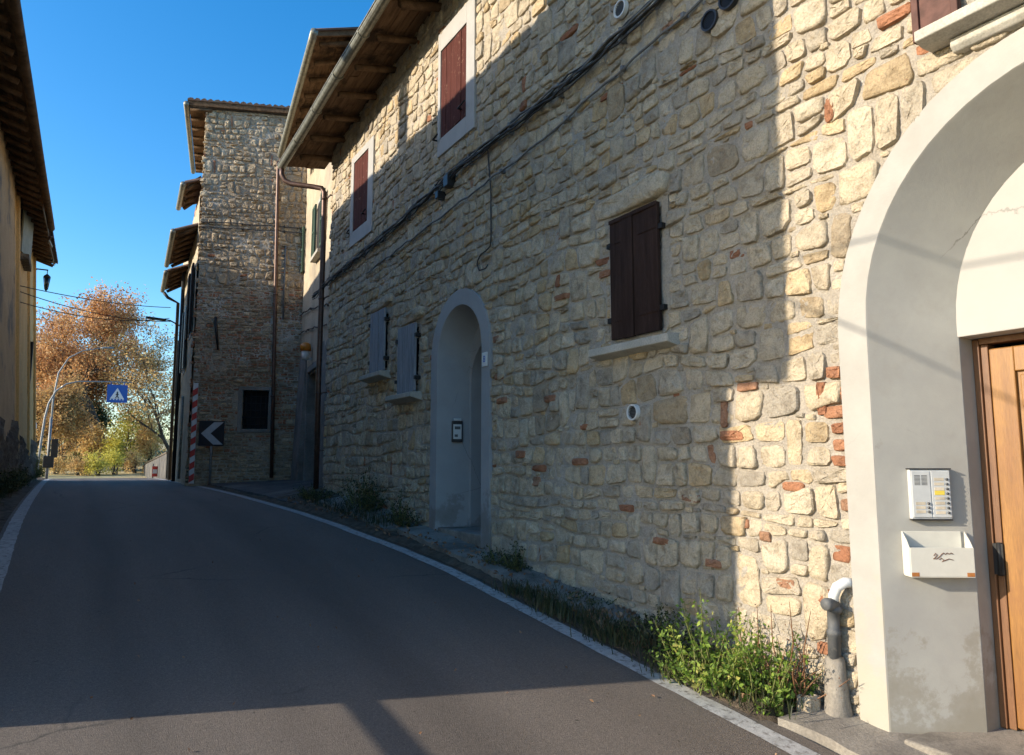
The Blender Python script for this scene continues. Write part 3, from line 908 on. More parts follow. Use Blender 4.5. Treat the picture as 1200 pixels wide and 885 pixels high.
# archways ---------------------------------------------------------------
def arch_pts(uc, a, b, vs, x, v0, n=28):
    P = [(x, uc + a, v0), (x, uc + a, (v0 + vs) / 2)]
    for k in range(n + 1):
        w = math.pi * k / n
        P.append((x, uc + a * math.cos(w), vs + b * math.sin(w)))
    P += [(x, uc - a, (v0 + vs) / 2), (x, uc - a, v0)]
    return P
def shift(P, f): return [f(p) for p in P]
bigarch = MB()
o_ = arch_pts(AU, 1.215, 1.265, 2.42, W - .035, -.2); i_ = arch_pts(AU, 1.05, 1.10, 2.42, W - .035, -.2)
i1 = arch_pts(AU, 1.045, 1.095, 2.42, W - .028, -.2)
wv = wob(77, 4, .5)
o_ = [(p[0], p[1] + .012 * wv(p[2] + p[1]), p[2] + (.012 * wv(p[1] * 1.7) if p[2] > 2.4 else 0)) for p in o_]
bigarch.strip(o_, i_, 0, True)
bigarch.strip([(W + .03, p[1], p[2]) for p in o_], o_, 0, True)
bigarch.strip(i_, i1, 0, True)
b_ = arch_pts(AU, .785, .88, 2.42, 4.075, -.2)
bigarch.strip(i1, b_, 1, True)                                    # splayed jambs and soffit
arch_o = bigarch.build('archway', [M['surround'], M['jamb']], stone_house)
# tympanum and reveal
ty = MB()
poly = [(4.07, p[1], p[2]) for p in arch_pts(AU, .80, .895, 2.42, 4.07, 2.335)]
ty.prism(poly, (.14, 0, 0), 0)
tyo = ty.build('tympanum', [M['tympanum']], arch_o, .006)
for s in (1, -1):
    y = AU + s * .785
    rv = MB(); rv.box(4.077, 4.30, min(y, y + s * .3), max(y, y + s * .3), -.3, 2.6)
    rv.build('reveal', [M['jamb']], arch_o, .006)
th = MB(); th.box(3.62, 4.45, AU - 1.0, AU + .95, -.2, .30); th.build('threshold', [M['concrete']], arch_o, .012)
# the wooden door
dr = MB()
yl = AU + .785; yr_ = AU - .785
dr.box(4.235, 4.285, yr_ + .07, yl - .075, .31, 2.275)
door = dr.build('door', [M['door_wood']], stone_house, .004)
df = MB()
df.box(4.20, 4.29, yl - .035, yl - .001, .305, 2.33); df.box(4.215, 4.295, yl - .072, yl - .037, .305, 2.298)
df.box(4.20, 4.29, yr_ + .001, yr_ + .035, .305, 2.33); df.box(4.215, 4.295, yr_ + .037, yr_ + .068, .305, 2.298)
df.box(4.20, 4.295, yr_ + .036, yl - .036, 2.30, 2.333)
df.build('frame', [M['door_dark']], door, .003)
for s in (0, 1):
    a, b = ((AU + .005, yl - .078) if s == 0 else (yr_ + .072, AU - .005))
    lf = MB()
    st = .12
    lf.box(4.212, 4.234, a, a + st, .32, 2.27); lf.box(4.212, 4.234, b - st, b, .32, 2.27)
    lf.box(4.212, 4.234, a + st, b - st, 2.14, 2.27); lf.box(4.212, 4.234, a + st, b - st, .32, .5); lf.box(4.2125, 4.234, a + st, b - st, 1.05, 1.2)
    lf.box(4.219, 4.234, a + st + .02, b - st - .02, .52, 1.03); lf.box(4.219, 4.234, a + st + .02, b - st - .02, 1.95, 2.12)
    leaf = lf.build('door_leaf', [M['door_wood']], door, .005)
    gl = MB(); gl.box(4.221, 4.2345, a + st + .04, b - st - .04, 1.24, 1.92); gl.build('pane', [M['glass']], leaf)
hg = MB()
for z in (1.16,):
    hg.tube([(4.205, yl - .06, z - .085), (4.205, yl - .06, z + .085)], .014, 8); hg.box(4.198, 4.214, yl - .08, yl - .03, z - .08, z + .08)
hg.build('hinge', [M['iron']], door)

small = MB()
o_ = arch_pts(SU, .735, .74, 2.9, W - .04, .5); i_ = arch_pts(SU, .56, .56, 2.9, W - .04, .5); i1 = arch_pts(SU, .555, .555, 2.9, W - .03, .5)
b_ = arch_pts(SU, .47, .49, 2.87, 4.05, .5)
c_ = arch_pts(SU, .44, .42, 2.68, 4.06, .5); d_ = arch_pts(SU, .44, .42, 2.68, 4.36, .5)
small.strip(o_, i_, 0, True); small.strip([(W + .03, p[1], p[2]) for p in o_], o_, 0, True)
small.strip(i_, i1, 0, True); small.strip(i1, b_, 0, True); small.strip(b_, c_, 0); small.strip(c_, d_, 0, True)
small_o = small.build('archway', [M['blue_grey']], stone_house)
st = MB(); st.box(W - .02, 4.36, SU - .552, SU + .552, .4, .93); st.build('doorstep', [M['concrete']], small_o, .015)
dr = MB()
for k in range(6):
    a = SU - .5 + k / 6
    dr.box(4.30 + .003 * (k % 2), 4.35, a + .003, a + 1 / 6 - .003, .93, 3.2)
d2 = dr.build('door', [M['brown_wood']], stone_house, .003)
kn = MB(); kn.tube([(4.30, SU - .3, 1.9), (4.24, SU - .3, 1.9)], .012, 8); kn.tube([(4.245, SU - .3, 1.9), (4.225, SU - .3, 1.9), (4.215, SU - .3, 1.9)], [.012, .03, .02], 10)
kn.build('handle', [M['iron']], d2)

# ------------------------------------------------------------------ things fixed to the stone house
JD = Vector((.403, -.26, 0)).normalized(); JN = Vector((JD.y, -JD.x, 0)); J0 = Vector((3.672, 2.405, 0)) + JD * .03
def J(t, z, n=0): return J0 + JD * t + JN * n + Vector((0, 0, z))
def jbox(mb, t0, t1, z0, z1, n0, n1, mat=0):
    mb.obox(J((t0 + t1) / 2, (z0 + z1) / 2, (n0 + n1) / 2), JD * ((t1 - t0) / 2), JN * ((n1 - n0) / 2), Vector((0, 0, (z1 - z0) / 2)), mat)
phone = thing('entry_phone', J(.23, 1.368), 'silver entry phone with two columns of buttons, above the white letter box', 'entry phone')
b = MB(); jbox(b, .128, .338, 1.368, 1.627, .0, .028); b.build('case', [M['alu']], phone, .006)
b = MB(); jbox(b, .123, .343, 1.627, 1.633, .0, .034); b.build('trim', [M['black_plastic']], phone, .002)
b = MB(); jbox(b, .128, .338, 1.362, 1.3675, 0, .032); b.build('trim', [M['black_plastic']], phone, .002)
for c in (0, 1):
    t0 = .136 + c * .101
    b = MB(); jbox(b, t0, t0 + .096, 1.378, 1.617, .0285, .033)
    pl = b.build('face_plate', [M['alu']], phone, .003)
    if c == 0:
        b = MB()
        for k in range(8):
            for h in (0, 1): jbox(b, t0 + .014 + h * .036, t0 + .044 + h * .036, 1.545 + k * .0068, 1.549 + k * .0068, .0325, .0335)
        b.build('speaker_grille', [M['grey_plastic']], pl)
    rowsz = [1.40 + k * .0215 for k in range(3)] if c == 0 else [1.395 + k * .0248 for k in range(8)]
    for k, z in enumerate(rowsz):
        yel = (c == 1 and k == 4)
        b = MB(); jbox(b, t0 + .014, t0 + .064, z, z + .0145 + (.008 if yel else 0), .0332, .0345)
        b.build('name_label', [M['yellow_label'] if yel else M['label']], pl)
        b = MB(); p = J(t0 + .078, z + .007, .033); b.tube([p, p + JN * .006], .007, 10); b.build('button', [M['grey_plastic']], pl)
box_ = thing('letter_box', J(.23, 1.08), 'white open topped letter box with rusty corners, below the silver entry phone', 'letter box')
b = MB(); jbox(b, .080, .385, 1.085, 1.305, .001, .006); b.build('back_plate', [M['white_metal']], box_, .003)
b = MB(); jbox(b, .083, .404, 1.082, 1.228, .075, .080); jbox(b, .083, .404, 1.078, 1.0815, .003, .080); b.build('front', [M['white_metal']], box_, .003)
for t in (.081, .400):
    b = MB(); e0 = .004
    P = [J(t, 1.082, .0065), J(t, 1.082, .0745), J(t, 1.228, .0745), J(t, 1.262, .05), J(t, 1.304, .0065)]
    b.prism(P, JD * .0035); b.build('side', [M['white_metal']], box_)
for t in (.085, .362):
    b = MB(); jbox(b, t, t + .038, 1.083, 1.103, .0801, .0808); b.build('rust_patch', [M['rust']], box_)
b = MB()                                              # the brown scroll on the front
rs = random.Random(8)
sc = []
for (x0, z0, pts) in ((.20, 1.20, [(0, 0), (.01, .012), (.018, .004), (.008, -.008), (-.004, -.016), (.014, -.016), (.03, -.004), (.04, .006)]),
                      (.238, 1.206, [(0, 0), (.012, .008), (.02, .0), (.03, .008), (.04, .002), (.05, .008), (.06, .002)]),
                      (.225, 1.19, [(0, -.01), (.012, -.002), (.024, -.012), (.014, -.02), (.03, -.014), (.05, -.006), (.072, -.012)])):
    b.tube([J(x0 + px, z0 + pz - .012, .0806) for px, pz in pts], .0022, 5)
b.build('scroll_mark', [M['door_dark']], box_)

ph2 = thing('entry_phone', (W + .2, 7.86, 1.9), 'small black rimmed entry phone on the grey jamb of the narrow arched doorway', 'entry phone')
ja = Vector((.35, -.09, 0)).normalized(); jn = Vector((ja.y, -ja.x, 0)); jo = Vector((W + .0, 7.935, 0))
def jb2(mb, t0, t1, z0, z1, n0, n1):
    mb.obox(jo + ja * ((t0 + t1) / 2) + jn * ((n0 + n1) / 2) + Vector((0, 0, (z0 + z1) / 2)), ja * ((t1 - t0) / 2), jn * ((n1 - n0) / 2), Vector((0, 0, (z1 - z0) / 2)))
b = MB(); jb2(b, .14, .27, 1.92, 2.17, 0, .035); b.build('case', [M['black_plastic']], ph2, .006)
b = MB(); jb2(b, .155, .255, 1.955, 2.13, .0355, .04); b.build('face_plate', [M['alu']], ph2, .003)
b = MB(); jb2(b, .16, .25, 2.172, 2.20, 0, .045); b.build('rain_cap', [M['alu']], ph2, .003)
for q in ((.17, .24, 2.07, 2.105, .0402, .043), (.17, .21, 1.98, 2.01, .0402, .044)):
    b = MB(); jb2(b, *q); b.build('button', [M['grey_plastic']], ph2, .002)

pq = thing('house_number_plate', (W - .045, 6.74, 2.68), 'little white house number plate on the edge of the narrow archway', 'number plate')
b = MB(); b.box(W - .052, W - .0405, 6.69, 6.80, 2.68, 2.83); b.build('plate', [M['white_plastic']], pq, .003)
def text_mesh(txt, size, name, mat, parent, loc, rot):
    c = bpy.data.curves.new(name, 'FONT'); c.body = txt; c.size = size; c.extrude = .001; c.align_x = 'CENTER'; c.align_y = 'CENTER'
    t = bpy.data.objects.new(name, c); COL.objects.link(t)
    dg = bpy.context.evaluated_depsgraph_get(); dg.update()
    me = bpy.data.meshes.new_from_object(t.evaluated_get(dg))
    bpy.data.objects.remove(t)
    me.materials.clear(); me.materials.append(mat)
    o = bpy.data.objects.new(name, me); COL.objects.link(o)
    o.parent = parent
    o.location = Vector(loc) - wloc(parent); o.rotation_euler = rot
    return o
text_mesh('8', .10, 'numeral', M['sign_blue'], pq, (W - .0535, 6.745, 2.755), (R(90), 0, R(-90)))

def vent(u, v, rad, label, pale=True, grp='round vents in the stone wall'):
    e = thing('wall_vent', (W - .03, u, v), label, 'vent', grp)
    b = MB()
    ring = [(math.cos(a), math.sin(a)) for a in np.linspace(0, 2 * math.pi, 25)]
    b.strip([(W - .02, u + rad * c, v + rad * s) for c, s in ring], [(W - .06, u + rad * c, v + rad * s) for c, s in ring], 0, True)
    b.strip([(W - .06, u + rad * c, v + rad * s) for c, s in ring], [(W - .06, u + rad * .82 * c, v + rad * .82 * s) for c, s in ring], 0)
    b.strip([(W - .06, u + rad * .82 * c, v + rad * .82 * s) for c, s in ring], [(W - .035, u + rad * .8 * c, v + rad * .8 * s) for c, s in ring], 0)
    b.build('rim', [M['white_plastic'] if pale else M['black_plastic']], e)
    b = MB()
    b.add([(W - .036, u + rad * .82 * c, v + rad * .82 * s) for c, s in ring[:-1]], [tuple(range(24))], 1)
    for k in range(-4, 5):
        z = v + k * rad * .18; hw = math.sqrt(max(0, (rad * .8) ** 2 - (z - v) ** 2))
        if hw > .01: b.box(W - .05, W - .037, u - hw, u + hw, z - rad * .04, z + rad * .04)
    b.build('grille', [M['grey_plastic'] if pale else M['black_plastic'], M['dark']], e)
vent(4.36, 2.05, .062, 'white rimmed round vent low in the stone wall, under the brown shutters')
vent(4.42, 5.39, .075, 'white rimmed round vent high in the stone wall, just above the cable bundle')
vent(3.45, 4.75, .075, 'dark round vent, the lower one of a pair high in the stone wall', False)
vent(3.275, 4.82, .080, 'dark round vent, the upper one of a pair high in the stone wall', False)

# cables on the wall
def cable_path(pts, seed, sag=.012, step=.12, axis=1):
    """follow (y,z) knots on the wall with small sags"""
    w1, w2 = wob(seed, 4, 1.2), wob(seed + 1, 4, .9)
    out = []
    K = np.array(pts)
    d = np.concatenate([[0], np.cumsum(np.hypot(np.diff(K[:, 0]), np.diff(K[:, 1])))])
    for s in np.arange(0, d[-1] + .001, step):
        out.append((np.interp(s, d, K[:, 0]) + sag * w2(s) * .5, np.interp(s, d, K[:, 1]) + sag * w1(s)))
    return out
main = [(13.4, 4.75), (12.45, 4.84), (9.3, 4.95), (7.3, 5.08), (5.6, 5.08), (4.8, 5.10), (4.0, 5.19), (2.5, 5.35), (-2, 5.5)]
cb = thing('cable_bundle', (W - .05, 6, 5.0), 'sagging bundle of black cables along the stone wall under the red shutters', 'cables')
for k, (dz, rad, mt) in enumerate(((0, .014, 'cable'), (.03, .009, 'cable'), (-.03, .011, 'cable'), (.05, .008, 'cable_grey'), (-.055, .008, 'cable'), (.012, .010, 'cable_grey'))):
    b = MB(); b.tube([(W - .055 - .018 * (k % 3), y, z + dz) for y, z in cable_path(main, 40 + k, .028)], rad, 6)
    b.build('cable', [M[mt]], cb)
for y in np.arange(-1, 12.4, .9):
    z = np.interp(y, [p[0] for p in main[::-1]], [p[1] for p in main[::-1]])
    b = MB(); b.box(W - .082, W + .02, y - .01, y + .01, z - .065, z + .06); b.build('clamp', [M['cable_grey']], cb)
for q in ((7.55, 7.67, 4.93, 5.07), (7.82, 7.9, 4.86, 4.95)):
    bx = MB(); bx.box(W - .12, W + .01, *q); bx.build('junction_box', [M['black_plastic']], cb, .006)
t2 = MB(); t2.tube([(W - .05, y, z) for y, z in cable_path([(10.5, 4.55), (7.5, 4.66), (5.6, 4.72), (4.8, 4.82), (3.95, 4.9), (3.4, 4.96), (2.2, 5.1)], 61, .02)], .011, 6)
for y, z in ((5.2, 4.77), (4.4, 4.86), (3.7, 4.93), (6.4, 4.70)): t2.box(W - .066, W + .02, y - .015, y + .015, z - .018, z + .018)
tag(t2.build('cable', [M['cable_grey']]), 'single thin grey conduit running just below the cable bundle on the stone wall', 'cable')
t2 = MB(); t2.tube([(W - .05, y, z) for y, z in cable_path([(6.69, 5.03), (6.62, 4.6), (6.60, 4.1), (6.62, 3.95), (6.85, 3.92), (6.93, 3.84), (6.87, 3.74), (6.72, 3.73), (6.66, 3.76)], 63, .012, .05)], .008, 6)
tag(t2.build('cable', [M['cable']]), 'black cable hanging from the bundle and curling above the narrow archway', 'cable')

# drain pipe beside the big arch
dpn = thing('drain_pipe', (W - .07, 2.68, .3), 'white and dark grey waste pipe rising from a cement collar left of the big arch', 'pipe')
b = MB(); b.tube([(W + .02, 2.60, 1.005), (W - .05, 2.61, 1.015), (W - .085, 2.635, .99), (W - .085, 2.66, .94), (W - .08, 2.665, .90)], .028, 12)
b.build('elbow', [M['white_plastic']], dpn)
b = MB(); b.tube([(W - .08, 2.665, .91), (W - .08, 2.665, .885), (W - .08, 2.665, .88), (W - .08, 2.668, .86), (W - .08, 2.67, .855), (W - .08, 2.672, .76), (W - .08, 2.672, .755), (W - .08, 2.673, .73), (W - .08, 2.674, .725), (W - .08, 2.675, .58)], [.03, .033, .043, .043, .033, .031, .038, .038, .033, .035], 14)
b.tube([(W - .08, 2.665, .895), (W - .15, 2.66, .90), (W - .16, 2.66, .90)], [.034, .034, .030], 12)
b.build('pipe', [M['grey_plastic']], dpn)
b = MB()
Pc = []
for j, (z, a) in enumerate(((.62, .045), (.6, .058), (.5, .064), (.38, .072), (.30, .084), (.2, .09))):
    for k in range(16):
        w = 2 * math.pi * k / 16; q = a * (1 + .08 * math.sin(3 * w + j))
        Pc.append((W - .07 + q * math.cos(w) * .9, 2.68 + q * math.sin(w) * .9, z))
b.add(Pc, [(j * 16 + k, j * 16 + (k + 1) % 16, (j + 1) * 16 + (k + 1) % 16, (j + 1) * 16 + k) for j in range(5) for k in range(16)] + [tuple(range(16))], 0, .5, True)
b.build('cement_collar', [M['concrete']], dpn)

# ------------------------------------------------------------------ second house: cream plaster, green shutters
def V3(p, d, s, n, o, z):
    return Vector((p[0] + d[0] * s + n[0] * o, p[1] + d[1] * s + n[1] * o, z))
D2 = (.11 / 1.00007, .994 / 1.00007); N2 = (-D2[1], D2[0]); A2 = (4.05, 12.8)
def H2(s, z, o=0): return V3(A2, D2, s, N2, o, z)
def hbox(mb, fn, s0, s1, z0, z1, o0, o1, mat=0):
    P = [fn(s, z, o) for s in (s0, s1) for z in (z0, z1) for o in (o0, o1)]
    mb.add(P, [(0, 1, 3, 2), (4, 6, 7, 5), (0, 4, 5, 1), (2, 3, 7, 6), (0, 2, 6, 4), (1, 5, 7, 3)], mat)
plaster_house = thing('plaster_house', H2(3, 1.3), 'cream plastered house with green shutters, between stone house and tower', 'house')
w2 = MB()
def skin(mb, fn, s0, s1, z0, z1, holes, step, seed, amp, mat):
    bed(mb, lambda u, v, n: fn(u, v, n), s0, s1, z0, z1, step, holes, seed, amp, mat, True)
skin(w2, H2, -.2, 7.3, 3.9, 9.6, [], .12, 71, .012, 0)
skin(w2, H2, -.2, 7.3, .9, 3.9, [Rect(2.36, 3.84, 1.2, 3.72)], .12, 72, .014, 1)
hbox(w2, H2, -.2, 7.3, .9, 9.6, -.9, -.55, 0)
hbox(w2, H2, -.26, -.22, .9, 9.6, -.6, .0, 0)
w2.build('wall', [M['cream'], M['grey_plaster']], plaster_house)
bt = MB()                                               # sloping foot of the wall towards the tower
bt.prism([H2(4.25, .9, -.05), H2(4.25, .9, .16), H2(4.25, 4.3, .02), H2(4.25, 4.35, -.05)], H2(5.6, 0) - H2(4.25, 0), 0)
bt.prism([H2(5.6, .9, -.05), H2(5.6, .9, .55), H2(5.6, 3.2, .20), H2(5.6, 4.8, .02), H2(5.6, 4.85, -.05)], H2(7.25, 0) - H2(5.6, 0), 0)
bt.build('wall_foot', [M['grey_plaster']], plaster_house); bt = MB()
bt.prism([H2(-.2, 1.0, .0), H2(-.2, 1.0, .10), H2(-.2, 4.0, .02), H2(-.2, 4.2, .0)], H2(2.3, 0) - H2(-.2, 0), 0)
bt.build('wall_foot', [M['grey_plaster']], plaster_house)
d_ = MB(); hbox(d_, H2, 2.3, 3.9, 1.1, 3.8, -.42, -.36)
for k in range(6): hbox(d_, H2, 2.4 + k * .24, 2.62 + k * .24, 1.3, 3.68, -.36, -.34 + .004 * (k % 2))
dd = d_.build('door', [M['green_wood']], plaster_house)
d_ = MB(); hbox(d_, H2, 2.26, 2.36, 1.2, 3.82, -.4, .05); hbox(d_, H2, 3.84, 3.94, 1.2, 3.82, -.4, .05); hbox(d_, H2, 2.362, 3.838, 3.72, 3.82, -.4, .05)
d_.build('frame', [M['grey_plaster']], dd, .01)
for (c, zt, zb) in ((2.9, 7.5, 6.32), (5.75, 7.52, 6.38)):
    fr = MB(); hbox(fr, H2, c - .40, c + .40, zb - .06, zt + .08, -.02, .014); hbox(fr, H2, c - .32, c + .32, zb, zt, .0145, .018, 1)
    win = fr.build('window', [M['white_render'], M['dark']], plaster_house)
    for s in (-1, 1):
        sh = MB(); a, b = sorted((c + s * .34, c + s * .74))
        hbox(sh, H2, a, a + .05, zb, zt, .045, .085); hbox(sh, H2, b - .05, b, zb, zt, .045, .085)
        for k in range(3): hbox(sh, H2, a + .05, b - .05, zb + k * (zt - zb - .06) / 2, zb + k * (zt - zb - .06) / 2 + .06, .046, .084)
        for k in range(22):
            z = zb + .07 + k * (zt - zb - .14) / 22
            P = [H2(a + .045, z, .05), H2(a + .045, z + .035, .078), H2(b - .045, z + .035, .078), H2(b - .045, z, .05)]
            sh.prism(P, H2(0, .008) - H2(0, 0))
        sh.build('shutter', [M['green_wood']], win)
    sl_ = MB(); hbox(sl_, H2, c - .48, c + .48, zb - .15, zb - .07, -.02, .14); sl_.build('sill', [M['sill']], win, .008)
# its eave
r2 = MB()
E2 = lambda s, z, o=0: H2(s, z, o)
z2 = lambda s: 9.25 - .09 * s
for k in range(5):
    f0, f1 = k / 5, (k + .95) / 5
    P = [H2(s, z2(s) + .12 + .22 * (1 - f), .70 * f) for s, f in ((-.35, f0), (4.7, f0), (4.7, f1), (-.35, f1))]
    r2.prism(P, (0, 0, .025), 0)
eu = H2(4.75, z2(4.75) + .17, .74) - H2(-.4, z2(-.4) + .17, .74)
tiles(r2, H2(-.4, z2(-.4) + .17, .74), eu, (4.2, -.47, 1.3), 0, 5, .2, .06, (0, 0, 1), 1)
r2o = r2.build('roof', [M['plank'], M['tile']], plaster_house)
for k in range(9):
    s = -.15 + k * .58
    b = MB(); b.tube([H2(s, z2(s) + .06, .62), H2(s, z2(s) + .22, .05)], .05, 8); b.build('rafter', [M['wood_old']], r2o)
b = MB(); b.prism([H2(-.36, z2(0) + .10, .72), H2(-.36, z2(0) + .20, .72), H2(-.36, z2(0) + 1.3, -3.2), H2(-.36, z2(0) + 1.18, -3.2)], H2(.05, 0) - H2(0, 0)); b.build('barge_board', [M['wood_old']], r2o)
gt = MB(); pts = [H2(s, z2(s) + .12, .76) for s in np.arange(-.4, 4.8, .4)]
gt.tube(pts, .07, 10); gt.build('gutter', [M['gutter']], plaster_house)
bc = thing('beacon', H2(3.5, 4.2), 'orange beacon lamp with a white base above the dark doorway of the cream house', 'beacon')
b = MB(); b.tube([H2(3.5, 4.0, -.02), H2(3.5, 4.0, .14), H2(3.5, 4.06, .15)], [.03, .03, .05], 10); b.tube([H2(3.5, 3.98, .15), H2(3.5, 4.17, .15)], [.075, .09], 14); b.build('base', [M['white_plastic']], bc)
b = MB(); b.tube([H2(3.5, 4.18, .15), H2(3.5, 4.32, .15), H2(3.5, 4.36, .15)], [.125, .115, .06], 16); b.build('lens', [M['orange']], bc)
for k, (p, lab) in enumerate((([(-.15, 4.6), (1.6, 4.85), (3.8, 5.2), (5.6, 5.35), (7.0, 5.5)], 'upper black cable drooping across the cream plastered wall'), ([(-.15, 4.2), (1.6, 4.45), (4, 4.75), (7.0, 5.0)], 'lower black cable drooping across the cream plastered wall'))):
    b = MB(); b.tube([H2(s, z, .05) for s, z in cable_path(p, 80 + k, .03, .2)], .014, 6)
    for s, z in p[:-1]: hbox(b, H2, s - .02, s + .02, z - .02, z + .02, -.02, .05)
    tag(b.build('cable', [M['cable']]), lab, 'cable')

# ------------------------------------------------------------------ the tall tower house
FT = Vector((.94, -.341, 0)).normalized(); NT = Vector((-.341, -.94, 0)).normalized(); BT = Vector((4.63, 18.0, 0))
def T(t, z, o=0): return BT + FT * t + NT * o + Vector((0, 0, z))
tower = thing('tower_house', T(-1.3, 1.25), 'tall narrow tower of weathered brown stone and brick with one small barred window', 'tower house')
tw = MB()
th_ = [Rect(-1.40, -.64, 2.42, 3.52)]
tbh = [Rect(-1.33, -.71, 2.50, 3.44)]
bed(tw, T, -2.46, .25, .9, 10.45, .035, tbh, 91, .016, 0, True, .006)
def tp(v): return .12 if v is False or v is None else (.78 if 2.3 < v < 4.8 else (.4 if v < 5.8 and v > 1.9 else .05))
def tt(u, v, r): return min(1, max(0, r.gauss(.35 + (.2 if v > 6.2 else 0) + (.1 if v > 8.5 else 0), .22)))
rubble(tw, T, -2.46, .25, .95, 6.0, th_, 93, (.055, .10), (.10, .30), .014, (.012, .028), tp, (1, 2), 10, True, .02, tt, .03)
rubble(tw, T, -2.46, .25, 6.0, 10.4, th_, 95, (.08, .17), (.10, .28), .035, (.012, .05), .03, (1, 2), 12, True, .07, tt, .12)
tw.build('wall', [M['tower_mortar'], M['tower_stone'], M['brick']], tower)
SD = Vector((.16, .987, 0)).normalized()                   # the flank running away along the street
b = MB()
c0 = T(-2.47, 0); c1 = c0 + SD * 4.3; c2 = T(.25, 0) + SD * 4.3; c3 = T(.25, 0)
sk = MB()
def TS(u, v, n): return c0 + SD * u + Vector((-SD.y, SD.x, 0)) * n + Vector((0, 0, v))
bed(sk, TS, .0, 4.3, .9, 10.45, .1, [], 97, .012, 0, True)
rubble(sk, TS, .0, 4.3, 6.5, 10.4, [], 98, (.09, .17), (.12, .34), .03, (.008, .03), .03, (1, 2), 10, True, .03, tt, .05)
sk.add([c1 + Vector((0, 0, .9)), c2 + Vector((0, 0, .9)), c2 + Vector((0, 0, 10.45)), c1 + Vector((0, 0, 10.45)), c3 + Vector((0, 0, .9)), c3 + Vector((0, 0, 10.45))], [(0, 1, 2, 3), (1, 4, 5, 2)], 0)
sk.build('side_wall', [M['cream'], M['tower_stone'], M['brick']], tower)
fr = MB()
for (a, b_, c, d) in ((-1.42, -1.33, 2.42, 3.52), (-.71, -.62, 2.42, 3.52), (-1.33, -.71, 3.44, 3.52), (-1.33, -.71, 2.42, 2.5)):
    hbox(fr, T, a, b_, c, d, -.2, .03)
hbox(fr, T, -1.33, -.71, 2.5, 3.44, -.20, -.17, 1)
tw_w = fr.build('window', [M['grey_plaster'], M['dark']], tower, .006)
b = MB()
for k in range(5): b.tube([T(-1.25 + k * .115, 2.5, -.06), T(-1.25 + k * .115, 3.44, -.06)], .010, 6)
for k in range(5): b.tube([T(-1.33, 2.62 + k * .17, -.06), T(-.71, 2.62 + k * .17, -.06)], .010, 6)
b.build('grille', [M['iron']], tw_w)
tr2 = MB()
e0 = T(-2.90, 10.62, .14); e1 = T(.5, 10.62, .14)
tiles(tr2, e0, e1 - e0, SD * 4.6 + Vector((0, 0, .9)), 0, 6, .15, .045, (0, 0, 1), 1)
for k in range(7):
    a = T(-2.85 + .0, 10.44, .1) + SD * (k * .64); b_ = a + SD * .6
    tr2.prism([a, b_, b_ + FT * .42, a + FT * .42], (0, 0, .03), 0)
tr2.prism([T(-2.88, 10.47, .12), T(.5, 10.47, .12), T(.5, 10.6, .12), T(-2.88, 10.6, .12)], -NT * .04, 0)
tro = tr2.build('roof', [M['plank'], M['tile']], tower)
for k in range(8):
    a = T(-2.84, 10.40, .05) + SD * (k * .58)
    b = MB(); b.tube([a, a + FT * .5], .045, 8); b.build('rafter', [M['wood_old']], tro)
b = MB(); b.tube([T(-2.92, 10.5, .14) + SD * q for q in (0, 1.5, 3, 4.6)], .065, 10); b.build('gutter', [M['gutter']], tower)
b = MB(); b.tube([T(-.71, 9.2, .09), T(-.70, 9.05, .09), T(-.66, 6.5, .09), T(-.62, 4, .09), T(-.58, 1.35, .09)], .045, 10)
dpo = b.build('downpipe', [M['copper']], tower)
for z in (8.2, 5.8, 3.3):
    b = MB(); b.tube([T(-.67 + .05 * (8.2 - z) / 5, z - .02, .09), T(-.67 + .05 * (8.2 - z) / 5, z + .02, .09)], .055, 10); b.build('bracket', [M['copper']], dpo)
b = MB(); b.tube([T(-.45, 7.05, .05), T(-.45, 5.2, .05)], .022, 8); hbox(b, T, -.47, -.43, 7.0, 7.04, -.02, .05); hbox(b, T, -.47, -.43, 5.25, 5.29, -.02, .05)
tag(b.build('conduit', [M['cable_grey']]), 'short vertical grey conduit right of the brown downpipe on the tower', 'pipe')
b = MB(); b.tube([T(-2.02, 5.2, .05), T(-1.98, 4.85, .06), T(-1.93, 4.40, .05)], [.03, .035, .022], 6); b.tube([T(-1.98, 4.82, -.05), T(-1.98, 4.82, .1)], .02, 6)
tag(b.build('wall_anchor', [M['iron']]), 'black iron tie bar fixed to the tower face above the brickwork', 'wall anchor')
for k, (za, zb, lab) in enumerate(((7.42, 7.40, 'lower black cable stretched across the tower face'), (7.55, 7.52, 'upper black cable stretched across the tower face'))):
    b = MB(); b.tube([T(t, za + (zb - za) * (t + 2.5) / 2.7 + .01 * math.sin(t * 7 + k), .075) for t in np.linspace(-2.48, .1, 14)], .012, 6)
    for t in (-2.4, -1.5, -.5): hbox(b, T, t - .015, t + .015, za - .03, za + .02, -.02, .07)
    tag(b.build('cable', [M['cable']]), lab, 'cable')

